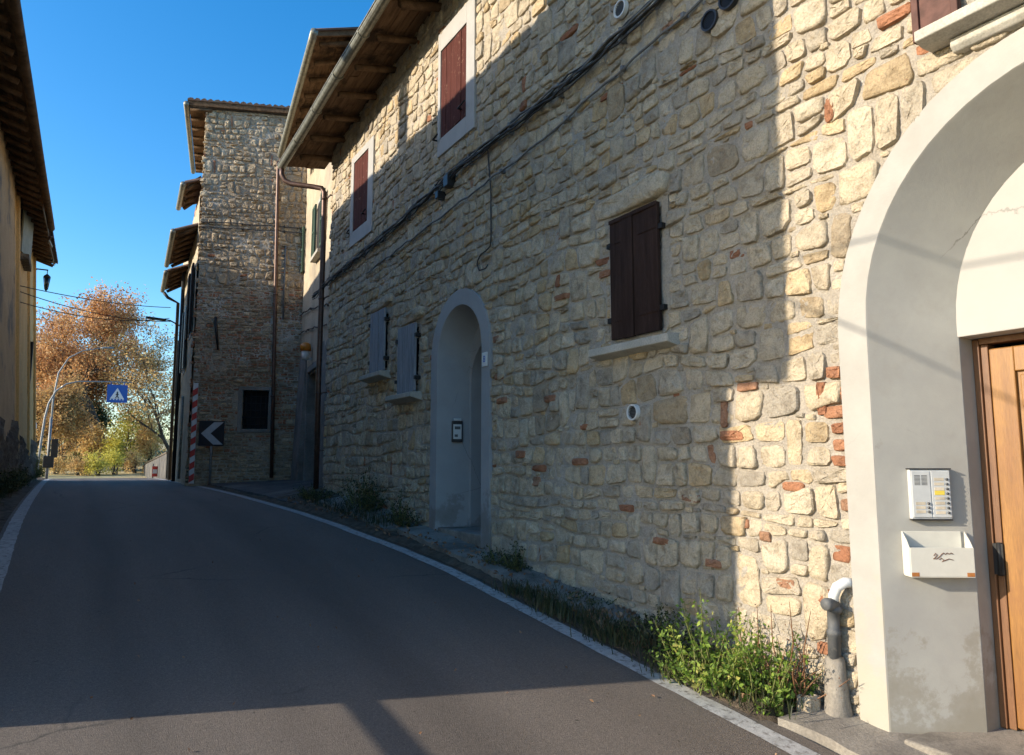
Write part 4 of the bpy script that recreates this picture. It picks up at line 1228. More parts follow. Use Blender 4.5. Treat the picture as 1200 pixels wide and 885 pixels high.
# ------------------------------------------------------------------ lower houses beyond the tower
FA = (2.30, 19.4); FD = Vector((.055, 1, 0)).normalized(); FN = (-FD.y, FD.x)
def F(s, z, o=0): return V3(FA, FD, s, FN, o, z)
far = thing('far_house', F(2.5, 1.2), 'sunlit plastered house with dark blue shutters and two low timber eaves, beyond the tower', 'house')
b = MB(); bed(b, F, -.5, 5.6, .8, 8.3, .15, [], 101, .015, 0, True)
hbox(b, F, -.5, 5.6, .8, 8.3, -3.4, -.05, 0); hbox(b, F, -.5, 2.0, 7.2, 8.6, -1, -.03, 1)
b.build('wall', [M['cream'], M['brick']], far)
def eave(parent, s0, s1, z, ov, name='roof', rise=.28):
    m = MB()
    for k in range(4):
        f0, f1 = k / 4, (k + .94) / 4
        m.prism([F(s, z + .06 + rise * (1 - f), ov * f) for s, f in ((s0, f0), (s1, f0), (s1, f1), (s0, f1))], (0, 0, .025), 0)
    a = F(s0 - .06, z + .1, ov + .03); e = F(s1 + .06, z + .1, ov + .03) - a
    tiles(m, a, e, F(0, 0, -2.6) - F(0, 0, 0) + Vector((0, 0, 1.1)), 0, 4, .19, .06, (0, 0, 1), 1)
    o = m.build(name, [M['plank'], M['tile']], parent)
    n = int((s1 - s0) / .5) + 1
    for k in range(n):
        s = s0 + .08 + (s1 - s0 - .16) * k / max(1, n - 1)
        q = MB(); q.tube([F(s, z + .01, ov - .06), F(s, z + rise, .0)], .045, 8); q.build('rafter', [M['wood_old']], o)
    q = MB(); q.tube([F(s, z + .06, ov + .06) for s in np.linspace(s0 - .05, s1 + .1, 6)], .065, 10)
    return o, q.build('gutter', [M['gutter']], parent)
eave(far, -.35, 3.0, 7.22, .50)
eave(far, 3.1, 5.5, 7.02, .50)
eave(far, -.4, 1.4, 8.42, .34)
for (c, z0, z1, col) in ((.55, 4.9, 6.6, 'brown_wood'), (2.3, 4.2, 5.9, 'sign_blue'), (4.3, 3.6, 5.4, 'sign_black')):
    fr = MB(); hbox(fr, F, c - .45, c + .45, z0 - .08, z1 + .08, -.02, .02); hbox(fr, F, c - .36, c + .36, z0, z1, .021, .026, 1)
    win = fr.build('window', [M['white_render'], M['dark']], far)
    for s in (-1, 1):
        sh = MB(); a, b_ = sorted((c + s * .37, c + s * .78)); hbox(sh, F, a, b_, z0, z1, .04, .08); hbox(sh, F, a + .05, b_ - .05, z0 + .06, z1 - .06, .081, .088)
        sh.build('shutter', [M['brown_wood'] if col != 'sign_blue' else M['shutter_blue'] if 'shutter_blue' in M else M['sign_black']], win)
b = MB(); b.tube([F(5.45, 7.0, .52), F(5.45, 6.85, .4), F(5.45, 6.7, .1), F(5.45, 1.2, .08)], .05, 8); b.build('downpipe', [M['iron']], far)
b = MB(); b.tube([F(3.05, 7.1, .1), F(3.05, 1.2, .09)], .05, 8); b.build('downpipe', [M['iron']], far)
b = MB(); b.tube([F(1.1, 3.4, .06), F(1.1, 1.3, .06)], .03, 8); b.build('downpipe', [M['gutter']], far)

# ------------------------------------------------------------------ ochre house on the left
def lx(y): return -1.09 + (y - 10.9) * .0164           # eave edge
ochre = thing('ochre_house', (-1.6, 18, 1.1), 'ochre plastered house with deep timber eave and crumbling foot, left of the street', 'house')
YL0, YL1 = 6.7, 25.55
def lw(y, z):                                              # battered face
    f = max(0, min(1, (z - 1.1) / 6.5))
    return lx(y) - .14 + .02 - .42 * f
b = MB()
yy = np.linspace(18.6, YL1, 61); zz = np.arange(.6, 8.15, .2)
rl = random.Random(31)
P = [(lw(y, z) + .012 * rl.uniform(-1, 1), min(y, YL1), z) for z in zz for y in yy]
b.grid(P, len(yy), len(zz), 0)
P2 = [(lw(YL1, z), YL1, z) for z in zz]
b.strip(P2, [(-8, YL1, z) for z in zz], 0)
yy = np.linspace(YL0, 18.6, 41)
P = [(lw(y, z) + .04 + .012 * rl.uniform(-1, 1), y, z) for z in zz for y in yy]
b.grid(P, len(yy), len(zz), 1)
b.strip([(lw(18.6, z) + .04, 18.6, z) for z in zz], [(lw(18.6, z), 18.6, z) for z in zz], 1)
b.strip([(lw(YL0, z) + .04, YL0, z) for z in zz], [(-6, YL0, z) for z in zz], 1)
b.build('wall', [M['yellow'], M['brown_plaster']], ochre)
b = MB()
yy = np.arange(12, YL1 + .05, .14); zz2 = np.arange(.6, 2.7, .14); wv1 = wob(55, 5, .25)
P = []
for z in zz2:
    for y in yy:
        top = 2.1 + .45 * wv1(y) + (.35 if y < 19 else 0)
        k = 1 if z < top else 0
        P.append((lw(y, z) + (.04 if y < 18.6 else 0) + (.05 + .05 * rl.uniform(-1, 1) if k else -.06), y, z))
b.grid(P, len(yy), len(zz2), 0)
b.build('wall_foot', [M['crumbling']], ochre)
b = MB()                                                   # narrow plaster pilasters / pipes catching light
for y, w in ((19.6, .12), (22.9, .10), (25.3, .12)):
    P = [(lw(y, z) + .05, y - w, z) for z in (1.8, 7.8)]; Q = [(lw(y, z) + .05, y + w, z) for z in (1.8, 7.8)]
    Pi = [(lw(y, z) - .05, y - w, z) for z in (1.8, 7.8)]; Qi = [(lw(y, z) - .05, y + w, z) for z in (1.8, 7.8)]
    b.strip(P, Q); b.strip(Pi, P); b.strip(Q, Qi)
b.build('pilaster', [M['yellow']], ochre)
fr = MB()
xw = lw(21.3, 7.4)
fr.box(xw - .1, xw + .03, 20.6, 21.5, 6.55, 8.0, 0)
win = fr.build('window', [M['dark']], ochre)
sh = MB(); sh.prism([(lw(20.9, 7.3) + .06, 20.55, 6.7), (lw(20.9, 7.3) + .20, 21.6, 6.7), (lw(20.9, 7.3) + .16, 21.62, 6.7), (lw(20.9, 7.3) + .02, 20.57, 6.7)], (0, 0, 1.3)); sh.build('shutter', [M['pale_shutter']], win, .004)
b = MB(); b.box(xw - .05, xw + .22, 20.45, 21.7, 6.48, 6.62); b.build('sill', [M['crumbling']], win)
fr = MB(); fr.box(lw(23.9, 4) - .1, lw(23.9, 4) + .012, 23.75, 24.05, 3.2, 5.0); fr.build('window', [M['dark']], ochre)
rl_ = MB()
zl = lambda y: 7.70
for k in range(5):
    f0, f1 = k / 5, (k + .95) / 5
    y = YL0 - .1
    while y < YL1 + .15:
        y2 = min(YL1 + .15, y + rl.uniform(1.5, 3))
        rl_.prism([(lx(q) - .95 * (1 - f), q, 7.66 + .32 * (1 - f) + .008 * rl.uniform(-1, 1)) for q, f in ((y, f0), (y2 - .01, f0), (y2 - .01, f1), (y, f1))], (0, 0, .025), 0)
        y = y2
a = Vector((lx(YL1 + .2) + .05, YL1 + .2, 7.74)); e = Vector((lx(YL0 - .1) + .05, YL0 - .1, 7.74)) - a
tiles(rl_, a, e, (-5.0, 0, 1.45), 0, 6, .2, .05, (0, 0, 1), 1)
rlo = rl_.build('roof', [M['plank'], M['tile']], ochre)
for k in range(40):
    y = YL1 - .05 - k * .47 + rl.uniform(-.04, .04)
    q = MB(); q.tube([(lx(y) - .06, y, 7.585), (lx(y) - .5, y + rl.uniform(-.02, .02), 7.73), (lx(y) - .95, y, 7.88)], rl.uniform(.042, .055), 8); q.build('rafter', [M['wood_old']], rlo)
b = MB(); P = [(lx(y) + .05, y, 7.66 + .01 * math.sin(y)) for y in np.arange(YL0, 22.2, .5)]
b.tube(P, .07, 10); b.build('gutter', [M['wood_old']], ochre)
b = MB(); b.tube([(lx(y) - .04, y, 7.60 + .03 * math.sin(y * 2.1)) for y in np.arange(19.5, YL1, .3)], .018, 6); b.tube([(lx(22.3) + .02, 22.3, 7.62), (lx(22.3) - .05, 22.4, 7.55), (lx(22.5), 23.2, 7.58)], .035, 8)
b.build('pipe', [M['copper']], rlo)
# chimney
ch = MB(); ch.box(-2.25, -1.85, 10.42, 10.68, 7.6, 10.6); ch.box(-2.3, -1.8, 10.37, 10.73, 10.6, 10.7); ch.build('chimney', [M['brick']], rlo)
# the taller end of the row beside the camera: it shades the wall opposite
endh = thing('end_house', (-4, 5.6, .4), 'tall plastered end house with an upper block added for its shadow, first on the left of the street', 'house')
b = MB()
b.prism([(-1.20, 4.54, -.2), (-1.20, 6.69, -.2), (-6, 6.69, -.2), (-6, 5.85, -.2)], (0, 0, 10.4)); b.build('wall', [M['brown_plaster']], endh)
b = MB(); b.prism([(-1.195, 4.05, 4.14), (-1.195, 4.535, 4.14), (-1.75, 4.75, 4.14), (-1.75, 4.2, 4.14)], (0, 0, 6.05)); b.build('upper_shade_block', [M['yellow']], endh)  # projecting block added to cast the step in the shadow opposite
b = MB(); b.prism([(-.9, 4.0, 10.2), (-.9, 6.75, 10.2), (-6.2, 6.75, 10.2), (-6.2, 5.3, 10.2)], (0, 0, .2)); b.build('roof', [M['tile']], endh)
fr = MB(); frame_ring(fr, 5.2, 6.0, 1.6, 3.0, .08, -1.2, -1.15); fr.box(-1.199, -1.17, 5.28, 5.92, 1.68, 2.92, 1); fr.build('window', [M['white_render'], M['dark']], endh)
fence = thing('shadow_fence', (-1.0, 3.2, .3), 'low timber rail fence added out of view for its shadow on the road', 'fence')  # unseen fence, added for the shadow bands its rails lay on the road
b = MB(); b.tube([(-1.0, 4.5, 1.27), (-1.0, 1.6, .98)], .035, 8); b.build('rail', [M['wood_old']], fence)
b = MB(); b.tube([(-1.0, 4.5, .66), (-1.0, 1.6, .37)], .035, 8); b.build('rail', [M['wood_old']], fence)
for y in (1.7, 3.0):
    b = MB(); b.tube([(-1.07, y, -.1 + .1 * y), (-1.07, y, .95 + .1 * y)], .06, 8); b.build('post', [M['wood_old']], fence)

gw = MB(); gw.tube([(-1.0, 4.12, 4.42), (-1.0, -4.6, -.45)], .009, 6)  # unseen wire added to throw a slanting shadow line over the arch
tag(gw.build('shadow_wire', [M['cable']]), 'unseen slanting wire added for its shadow line on the big arch', 'wire')
up = thing('shadow_wire_pole', (-1.0, -3.2, -.35), 'timber pole added out of view to carry the wire that shadows the arch', 'utility pole')  # pole added out of view to hold the shadow-casting wire
gw = MB(); gw.tube([(-1.0, -3.2, -.6), (-1.0, -3.2, 6)], [.11, .08], 12); gw.build('pole', [M['wood_old']], up)
gw = MB(); gw.box(-1.3, -.7, -3.16, -3.08, 5.2, 5.3); gw.build('crossarm', [M['wood_old']], up)
gw = MB(); gw.tube([(-1.0, 4.12, 4.62), (-1.0, 2.5, 4.53), (-1.0, .5, 4.55), (-1.0, -3.1, 5.0)], .009, 6)  # out-of-view wire, placed for the level shadow line on the arch
tag(gw.build('overhead_wire', [M['cable']]), 'unseen black wire routed to cast its shadow line across the big arch', 'wire')

# wall lantern under the far corner of the ochre eave
ln = thing('wall_lantern', (-1.06, 25.5, 7.4), 'black iron lantern on a bracket under the far corner of the ochre house eave', 'lantern')
b = MB(); b.tube([(-1.62, 25.45, 7.42), (-1.02, 25.45, 7.42)], .02, 6); b.tube([(-1.62, 25.45, 7.2), (-1.3, 25.45, 7.41)], .014, 6); b.tube([(-1.04, 25.45, 7.42), (-1.04, 25.45, 7.28)], .012, 6); b.build('bracket', [M['iron']], ln)
b = MB(); b.tube([(-1.04, 25.45, 7.30), (-1.04, 25.45, 7.24), (-1.04, 25.45, 7.19)], [.02, .085, .10], 8); b.tube([(-1.04, 25.45, 6.88), (-1.04, 25.45, 6.85), (-1.04, 25.45, 6.78)], [.05, .055, .012], 8)
for k in range(4):
    a = k * math.pi / 2 + .4; b.tube([(-1.04 +   .092 * math.cos(a), 25.45 +   .092 * math.sin(a), 7.19), (-1.04 + .048 * math.cos(a), 25.45 + .048 * math.sin(a), 6.87)], .009, 5)
b.build('frame', [M['iron']], ln)
b = MB(); b.tube([(-1.04, 25.45, 7.18), (-1.04, 25.45, 6.89)], [.08, .042], 8); b.build('pane', [M['glass']], ln)

# wires across the street
for k, (p, q, sag, lab) in enumerate((((-1.35, 20, 5.75), (2.25, 24.4, 6.45), .10, 'topmost of the thin black wires crossing the street'),
                                      ((-1.35, 20, 5.62), (2.25, 24.2, 5.98), .18, 'middle thin black wire crossing the street'),
                                      ((-1.35, 20, 5.38), (2.25, 24.6, 6.15), .22, 'lowest of the thin black wires crossing the street'))):
    p, q = Vector(p), Vector(q); b = MB()
    b.tube([p.lerp(q, t) - Vector((0, 0, sag * 4 * t * (1 - t))) for t in np.linspace(0, 1, 16)], .011, 5)
    tag(b.build('overhead_wire', [M['cable']]), lab, 'wire')
sp = thing('street_lamp', F(5.3, 6.2), 'flat dark street lamp head on a short arm from the far house', 'street lamp')
b = MB(); b.tube([F(5.3, 5.95, .0), F(5.3, 6.1, .3), F(5.3, 6.12, .5)], .022, 6); b.build('arm', [M['iron']], sp)
b = MB(); b.prism([F(5.2, 6.07, .42), F(5.4, 6.07, .42), F(5.36, 6.11, .98), F(5.24, 6.11, .98)], (0, 0, .06)); b.build('head', [M['iron']], sp, .01)

# ------------------------------------------------------------------ signs and posts
chv = thing('chevron_sign', T(-1.9, 1.27, .35), 'square black sign with one white chevron, on a grey post before the tower', 'road sign')
cd = Vector((.88, -.47, 0)).normalized(); cn = Vector((-.47, -.88, 0)).normalized(); cc = T(-1.92, 2.38, .35)
def CB(a, z, o=0): return cc + cd * a + cn * o + Vector((0, 0, z))
b = MB(); b.tube([CB(0, -1.15, -.03), CB(0, .26, -.03)], .03, 10); b.build('post', [M['galv']], chv)
b = MB(); hbox(b, CB, -.29, .29, -.29, .29, -.006, .006); pan = b.build('panel', [M['sign_black']], chv, .003)
b = MB()
for s in (1, -1):
    b.prism([CB(-.24, 0, .0065), CB(.05, s * .26, .0065), CB(.27, s * .26, .0065), CB(-.02, 0, .0065)][:: 1], cn * .002)
b.build('chevron', [M['chevron_white']], pan)
sp_ = thing('striped_post', T(-2.42, 1.25, .15), 'tall slanted red and white striped marker at the corner of the tower', 'marker post')
b0 = T(-2.36, 1.22, .14); b1 = T(-2.37, 3.58, .12)
b = MB(); bw = (b1 - b0)
b.prism([b0 + FT * -.055, b0 + FT * .055, b0 + FT * .055 - NT * .02, b0 - FT * .055 - NT * .02], bw); bo = b.build('board', [M['stripe_white']], sp_)
b = MB(); n = 8
for k in range(n):
    z = .02 + k * .288; h = .15; sl2 = .07
    q = [b0 + FT * -.054 + bw * (z / bw.z) + NT * .003, b0 + FT * .054 + bw * ((z + sl2) / bw.z) + NT * .003, b0 + FT * .054 + bw * ((z + sl2 + h) / bw.z) + NT * .003, b0 - FT * .054 + bw * ((z + h) / bw.z) + NT * .003]
    b.prism(q, NT * .001)
b.build('stripe', [M['stripe_red']], bo)

cw = thing('crossing_sign', (-1.3, 36, 1.1), 'blue pedestrian crossing sign hanging from a curved grey pole over the road', 'road sign')
b = MB(); b.tube([(-1.33, 36, .8), (-1.24, 36, 2.6), (-1.17, 36, 3.6), (-1.07, 36, 4.2), (-.85, 36, 4.72), (-.5, 36, 5.03), (-.1, 36, 5.16), (.6, 36, 5.2), (1.95, 36, 5.24)], [.05, .046, .042, .038, .035, .033, .03, .028, .026], 10); b.build('pole', [M['galv']], cw)
b = MB(); b.box(1.02, 1.80, 35.93, 35.97, 4.33, 5.10); b.tube([(1.15, 35.98, 5.2), (1.15, 35.97, 5.08)], .015, 6); b.tube([(1.67, 35.98, 5.22), (1.67, 35.97, 5.08)], .015, 6)
pan = b.build('panel', [M['sign_blue']], cw)
b = MB(); z0 = 4.47; cx_ = 1.41; yf = 35.928
b.prism([(cx_ - .27, yf, z0 + .02), (cx_ + .27, yf, z0 + .02), (cx_, yf, z0 + .50)], (0, -.003, 0)); b.build('triangle', [M['sign_white']], pan)
b = MB(); yk = 35.9245                                       # walking figure on stripes
b.tube([(cx_, yk, z0 + .305), (cx_, yk - .002, z0 + .305)], .032, 10)
for (p, q, wd) in (((0, .28), (0, .15), .026), ((0, .16), (-.06, .04), .018), ((0, .16), (.06, .04), .018), ((0, .26), (-.06, .18), .012), ((0, .26), (.06, .19), .012)):
    dv = Vector((q[0] - p[0], 0, q[1] - p[1])); nn_ = Vector((-dv.z, 0, dv.x)).normalized() * wd
    P_, Q_ = Vector((cx_ + p[0], yk, z0 + p[1])), Vector((cx_ + q[0], yk, z0 + q[1]))
    b.prism([P_ - nn_, P_ + nn_, Q_ + nn_, Q_ - nn_], (0, -.0012, 0))
b.build('walking_figure', [M['sign_black']], pan)
b = MB()
for k in range(5): b.prism([(cx_ - .28 + k * .12, yf, z0 - .035), (cx_ - .22 + k * .12, yf, z0 - .035), (cx_ - .215 + k * .118, yf, z0 + .012), (cx_ - .265 + k * .118, yf, z0 + .012)], (0, -.003, 0))
b.build('stripe', [M['sign_white']], pan)
lm = thing('street_lamp', (-1.05, 34, 1.1), 'thin tall lamp pole with a long curved arm, behind the crossing sign pole', 'street lamp')
b = MB(); b.tube([(-1.0, 38, .8), (-.98, 38, 4.5), (-.85, 38, 5.7), (-.5, 38, 6.4), (.0, 38, 6.75), (.75, 38, 6.95)], [.045, .038, .032, .028, .024, .02], 8); b.build('pole', [M['galv']], lm)
b = MB(); b.tube([(.7, 38, 6.94), (.85, 38, 6.96), (1.15, 38, 6.98), (1.25, 38, 6.98)], [.02, .045, .05, .015], 8); b.build('head', [M['galv']], lm)
tl = thing('traffic_signal', (-.85, 32, 1.1), 'dark traffic signal seen from behind on a thin pole left of the road', 'traffic signal')
b = MB(); b.tube([(-.86, 32, .9), (-.84, 32, 3.4)], .045, 8); b.build('pole', [M['galv']], tl)
b = MB(); b.box(-.78, -.56, 31.9, 32.1, 1.92, 2.6); b.tube([(-.84, 32, 2.2), (-.7, 32, 2.2)], .03, 6); b.build('signal_head', [M['black_plastic']], tl, .02)
b = MB(); b.box(-1.0, -.66, 31.88, 32.12, 1.55, 1.98); b.build('cabinet', [M['black_plastic']], tl, .02)
rs_ = thing('round_sign', (-1.62, 33, 1.2), 'pale round road sign half hidden behind the ochre house corner', 'road sign')
b = MB(); b.tube([(-1.6, 33, 1.0), (-1.6, 33, 3.4)], .03, 8); b.build('post', [M['galv']], rs_)
b = MB(); b.tube([(-1.6, 32.95, 3.1), (-1.6, 32.96, 3.1)], .3, 20, smooth=False); b.build('disc', [M['sign_white']], rs_)

# boundary wall and gate beyond the houses
bw_ = thing('boundary_wall', (3.2, 34, 1), 'low pale garden wall beyond the tower, coloured dark to stand for shade', 'wall')  # pale wall and coping given dark colours in place of shade
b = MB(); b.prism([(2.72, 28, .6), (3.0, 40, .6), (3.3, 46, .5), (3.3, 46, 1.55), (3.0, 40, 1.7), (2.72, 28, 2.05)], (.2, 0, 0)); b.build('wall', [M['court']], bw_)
b = MB(); b.prism([(2.70, 28, 2.05), (2.98, 40, 1.7), (3.28, 46, 1.55), (3.28, 46, 1.61), (2.98, 40, 1.76), (2.70, 28, 2.11)], (.25, 0, 0)); b.build('coping', [M['crumbling']], bw_)
bar = thing('barrier', (2.6, 33, 1.1), 'small red and white striped barrier board at the foot of the garden wall', 'barrier')
b = MB(); b.box(2.62, 3.0, 31.98, 32.02, 1.2, 1.6); bo = b.build('board', [M['stripe_red']], bar)
b = MB(); b.box(2.64, 2.80, 31.975, 31.979, 1.32, 1.48); b.build('band', [M['stripe_white']], bo)
for x in (2.66, 2.95):
    b = MB(); b.box(x - .02, x + .02, 32.03, 32.06, .9, 1.7); b.build('leg', [M['galv']], bar)
pil = MB(); pil.box(2.25, 2.7, 45, 45.6, .4, 1.9); pil.box(2.21, 2.74, 44.95, 45.65, 1.9, 2.0)
tag(pil.build('gate_pillar', [M['crumbling']]), 'dark squat gate pillar in front of the autumn shrubs', 'pillar')

# ------------------------------------------------------------------ trees and plants
def leaf(mb, c, size, r, tone, mat=0, droop=0):
    n = Vector((r.gauss(0, 1), r.gauss(0, 1), r.gauss(.4, 1))).normalized()
    a = n.orthogonal().normalized(); w = r.uniform(0, 6.28)
    b = n.cross(a)
    a, b = a * math.cos(w) + b * math.sin(w), b * math.cos(w) - a * math.sin(w)
    s = size * r.uniform(.6, 1.3)
    c = Vector(c)
    mb.add([c - a * s * .5, c + b * s * .3 + n * s * .08, c + a * s * .55, c - b * s * .3 + n * s * .08], [(0, 1, 2, 3)], mat, tone)

def branch_tree(base, height, spread, r, levels=4, lean=(0, 0), trunk_r=.25, nb=(3, 5), start=.25):
    """recursive limbs: returns list of (points, radii, level) and the twig tips"""
    segs, tips = [], []
    def grow(p, d, L, rad, lv):
        n = 5; pts = [p.copy()]; rads = [rad]
        q = p.copy(); dd = d.copy()
        for k in range(n):
            dd = (dd + Vector((r.gauss(0, .13), r.gauss(0, .13), r.gauss(.04, .08)))).normalized()
            q = q + dd * L / n
            pts.append(q.copy()); rads.append(rad * (1 - .62 * (k + 1) / n))
        segs.append((pts, rads, lv))
        if lv >= levels:
            tips.append((pts[3], dd)); tips.append((pts[-1], dd)); return
        if lv >= levels - 1: tips.append((pts[-1], dd))
        for k in range(r.randint(*nb)):
            t = r.uniform(start if lv == 0 else .3, 1)
            i = min(n - 1, int(t * n)); f = t * n - i
            bp = pts[i].lerp(pts[i + 1], f)
            ax = dd.orthogonal().normalized(); ax.rotate(Matrix.Rotation(r.uniform(0, 6.28), 3, dd))
            ang = r.uniform(.45, 1.0) * (spread if lv == 0 else 1)
            nd = (dd * math.cos(ang) + ax * math.sin(ang)).normalized()
            grow(bp, nd, L * r.uniform(.55, .78), rads[i] * r.uniform(.5, .7), lv + 1)
    grow(Vector(base), Vector((lean[0], lean[1], 1)).normalized(), height, trunk_r, 0)
    return segs, tips

def tree(name, base, height, spread, seed, label, cat, leafmat, lsize, per, cl, levels=4, lean=(0, 0), trunk_r=.25, nb=(3, 5), start=.3, grp='trees at the top of the street', keep=None, tone=(0, 1)):
    r = random.Random(seed)
    segs, tips = branch_tree(base, height, spread, r, levels, lean, trunk_r, nb, start)
    e = thing(name, base, label, cat, grp)
    t = MB(); l = MB()
    for pts, rads, lv in segs:
        m = t if lv < 2 else l
        t.tube(pts, [max(.011, q) for q in rads], 7 if lv < 2 else 4, 0, False)
    for p, d in tips:
        if keep and not keep(p): continue
        if r.random() < .12: continue
        tb = r.uniform(*tone)
        for k in range(int(per * r.uniform(.5, 1.5))):
            leaf(l, p + Vector((r.gauss(0, cl), r.gauss(0, cl), r.gauss(0, cl * .8))), lsize, r, min(1, max(0, tb + r.gauss(0, .18))))
    t.build('trunk', [M['bark']], e); l.build('crown', [leafmat], e)
    return e
tree('oak_tree', (1.55, 53, zr(53) - .04), 6.0, .95, 12, 'large oak with thinning rust coloured leaves, tallest tree up the street', 'tree', M['leaf_orange'], .15, 36, .31, 4, (-.08, 0), .40, (5, 6), .35, tone=(.1, .95))
tree('ash_tree', (5.0, 49, zr(49) - .04), 4.2, .5, 5, 'twiggy tree with sparse tan leaves, beside the far house', 'tree', M['leaf_tan'], .13, 10, .28, 4, (-.02, 0), .13, (4, 5), .3)
tree('hornbeam_tree', (-2.1, 46, zr(46) - .04), 2.7, .8, 23, 'olive brown rounded tree behind the crossing sign pole on the left', 'tree', M['leaf_tan'], .13, 24, .26, 4, (0, 0), .18, (4, 5), .15, tone=(0, .45))
tree('maple_tree', (-2.0, 60, zr(60) - .04), 3.0, .9, 31, 'smaller orange tree behind the left edge of the large oak', 'tree', M['leaf_orange'], .17, 20, .34, 4, (.05, 0), .2, (4, 5), .25, tone=(.3, 1))
tree('holm_oak_tree', (-.2, 57, zr(57) - .04), 1.7, .9, 41, 'small dark evergreen under the left side of the oak crown', 'tree', M['leaf_dark'], .14, 26, .25, 4, (0, 0), .14, (4, 5), .15)

def shrub(name, c, rx, ry, h, n, lsize, mat, seed, label, stems=14, grp='shrubs on the bank up the street', cat='shrub', tone=(0, 1), clumps=16):
    r = random.Random(seed)
    e = thing(name, c, label, cat, grp)
    c = Vector(c); l = MB(); t = MB()
    cs = []
    for k in range(clumps):
        a = r.uniform(0, 6.28); q = math.sqrt(r.random()); z = r.uniform(.15, 1)
        k2 = math.sqrt(max(.05, 1 - (z * .95) ** 2)) * .5 + .5
        cs.append((c + Vector((math.cos(a) * q * rx * k2, math.sin(a) * q * ry * k2, z * h * r.uniform(.75, 1.08))), r.uniform(.10, .24), r.uniform(*tone)))
    for p, s, tn in cs:
        t.tube([c + Vector((r.gauss(0, rx * .12), r.gauss(0, ry * .12), 0)), c.lerp(p, .6) + Vector((0, 0, .1 * h)), p], [h * .012 + .003, h * .008 + .002, .003], 5, 0, False)
        for k in range(n // clumps):
            leaf(l, p + Vector((r.gauss(0, s * rx * 1.5), r.gauss(0, s * ry * 1.5), r.gauss(0, s * h * .8))), lsize, r, min(1, max(0, tn + r.gauss(0, .2))))
    t.build('stems', [M['bark']], e); l.build('foliage', [mat], e)
    return e
shrub('hedge_shrub', (-.6, 50.5, zr(50.5) - .04), 1.1, .9, 2.5, 3200, .13, M['leaf_tan'], 51, 'mauve brown twiggy bush at the left of the sunlit bank', tone=(0, .5))
shrub('hedge_shrub', (.75, 49.5, zr(49.5) - .04), .9, .8, 2.2, 3000, .12, M['leaf_tan'], 52, 'straw coloured bush in the middle of the sunlit bank', tone=(.5, 1))
shrub('hedge_shrub', (2.05, 48.5, zr(48.5) - .04), .7, .7, 1.7, 2600, .11, M['leaf_yellow'], 53, 'bright yellow green bush right of centre on the sunlit bank', tone=(.3, 1))
shrub('hedge_shrub', (2.9, 51.5, zr(51.5) - .04), 1.2, .9, 2.9, 3400, .13, M['leaf_yellow'], 54, 'olive yellow bush behind the brightest bush on the bank', tone=(0, .6))
shrub('hedge_shrub', (4.0, 49.5, zr(49.5) - .04), 1.0, .9, 2.6, 3000, .13, M['leaf_tan'], 55, 'tawny bush rising behind the garden wall', tone=(.3, 1))
for k, (x, y, rx, h, mt, lab) in enumerate(((-.75, 43, .6, .9, 'leaf_tan', 'low straw bush nearest the crossing sign pole'), (.2, 42, .55, .8, 'leaf_tan', 'low straw bush left of the dark gate pillar, beyond the crest'),
        (1.05, 41.5, .6, .95, 'leaf_yellow', 'low yellowish bush just beyond the crest of the road'), (1.75, 42.5, .5, 1.25, 'leaf_yellow', 'upright lime yellow bush beside the gate pillar'), (2.75, 43.5, .5, 1.1, 'leaf_tan', 'low tawny bush against the garden wall'), (-1.6, 41, .5, 1.0, 'leaf_olive', 'low olive bush behind the traffic signal'))):
    shrub('low_shrub', (x, y, zr(y) - .04), rx, .5, h, 1500, .085, M[mt], 151 + k, lab, tone=(.3, 1))
shrub('hedge_shrub', (-.1, 48, zr(48) - .04), .45, .45, .8, 1000, .10, M['leaf_olive'], 56, 'small dull green bush low on the sunlit bank')
shrub('hedge_shrub', (1.8, 60, zr(60) - .04), 3.5, 1.4, 3.0, 4600, .18, M['leaf_yellow'], 57, 'wide yellowing thicket at the back of the bank', tone=(0, .8))
shrub('hedge_shrub', (-3.6, 55, zr(55) - .04), 2.2, 1.2, 3.0, 3000, .16, M['leaf_olive'], 58, 'broad olive thicket at the far left of the bank')
shrub('hedge_shrub', (7.0, 58, zr(58) - .04), 3.0, 1.4, 4.0, 3400, .18, M['leaf_tan'], 59, 'tall tawny thicket at the right end of the bank')

def weed(name, c, rx, ry, h, n, lsize, mat, seed, label, per=22, cat='weed', grp='weeds along the foot of the walls', tone=(.2, .9), lean=(0, 0)):
    r = random.Random(seed)
    e = thing(name, c, label, cat, grp)
    c = Vector(c); l = MB(); t = MB()
    for k in range(n):
        a = r.uniform(0, 6.28); q = math.sqrt(r.random())
        b0 = c + Vector((math.cos(a) * q * rx * .6, math.sin(a) * q * ry * .6, 0))
        hh = h * r.choice((r.uniform(.25, .7), r.uniform(.5, 1.15))) * (1 - .4 * q)
        tip = b0 + Vector((math.cos(a) * rx * .55 * q + r.gauss(0, .05) + lean[0] * hh, math.sin(a) * ry * .55 * q + r.gauss(0, .05) + lean[1] * hh, hh))
        mid = b0.lerp(tip, .5) + Vector((r.gauss(0, .03), r.gauss(0, .03), .06 * hh))
        t.tube([b0, mid, tip], [.005, .004, .0015], 4, 0, False)
        tn = r.uniform(*tone)
        for j in range(per):
            f = r.uniform(.12, 1) ** .8
            p = (b0.lerp(mid, f * 2) if f < .5 else mid.lerp(tip, f * 2 - 1)) + Vector((r.gauss(0, .028), r.gauss(0, .028), r.gauss(0, .018)))
            leaf(l, p, lsize * (1.15 - .5 * f), r, min(1, max(0, tn + r.gauss(0, .2))))
    t.build('stems', [M['stem'] if mat != M['litter'] else M['litter']], e); l.build('foliage', [mat], e)
    return e
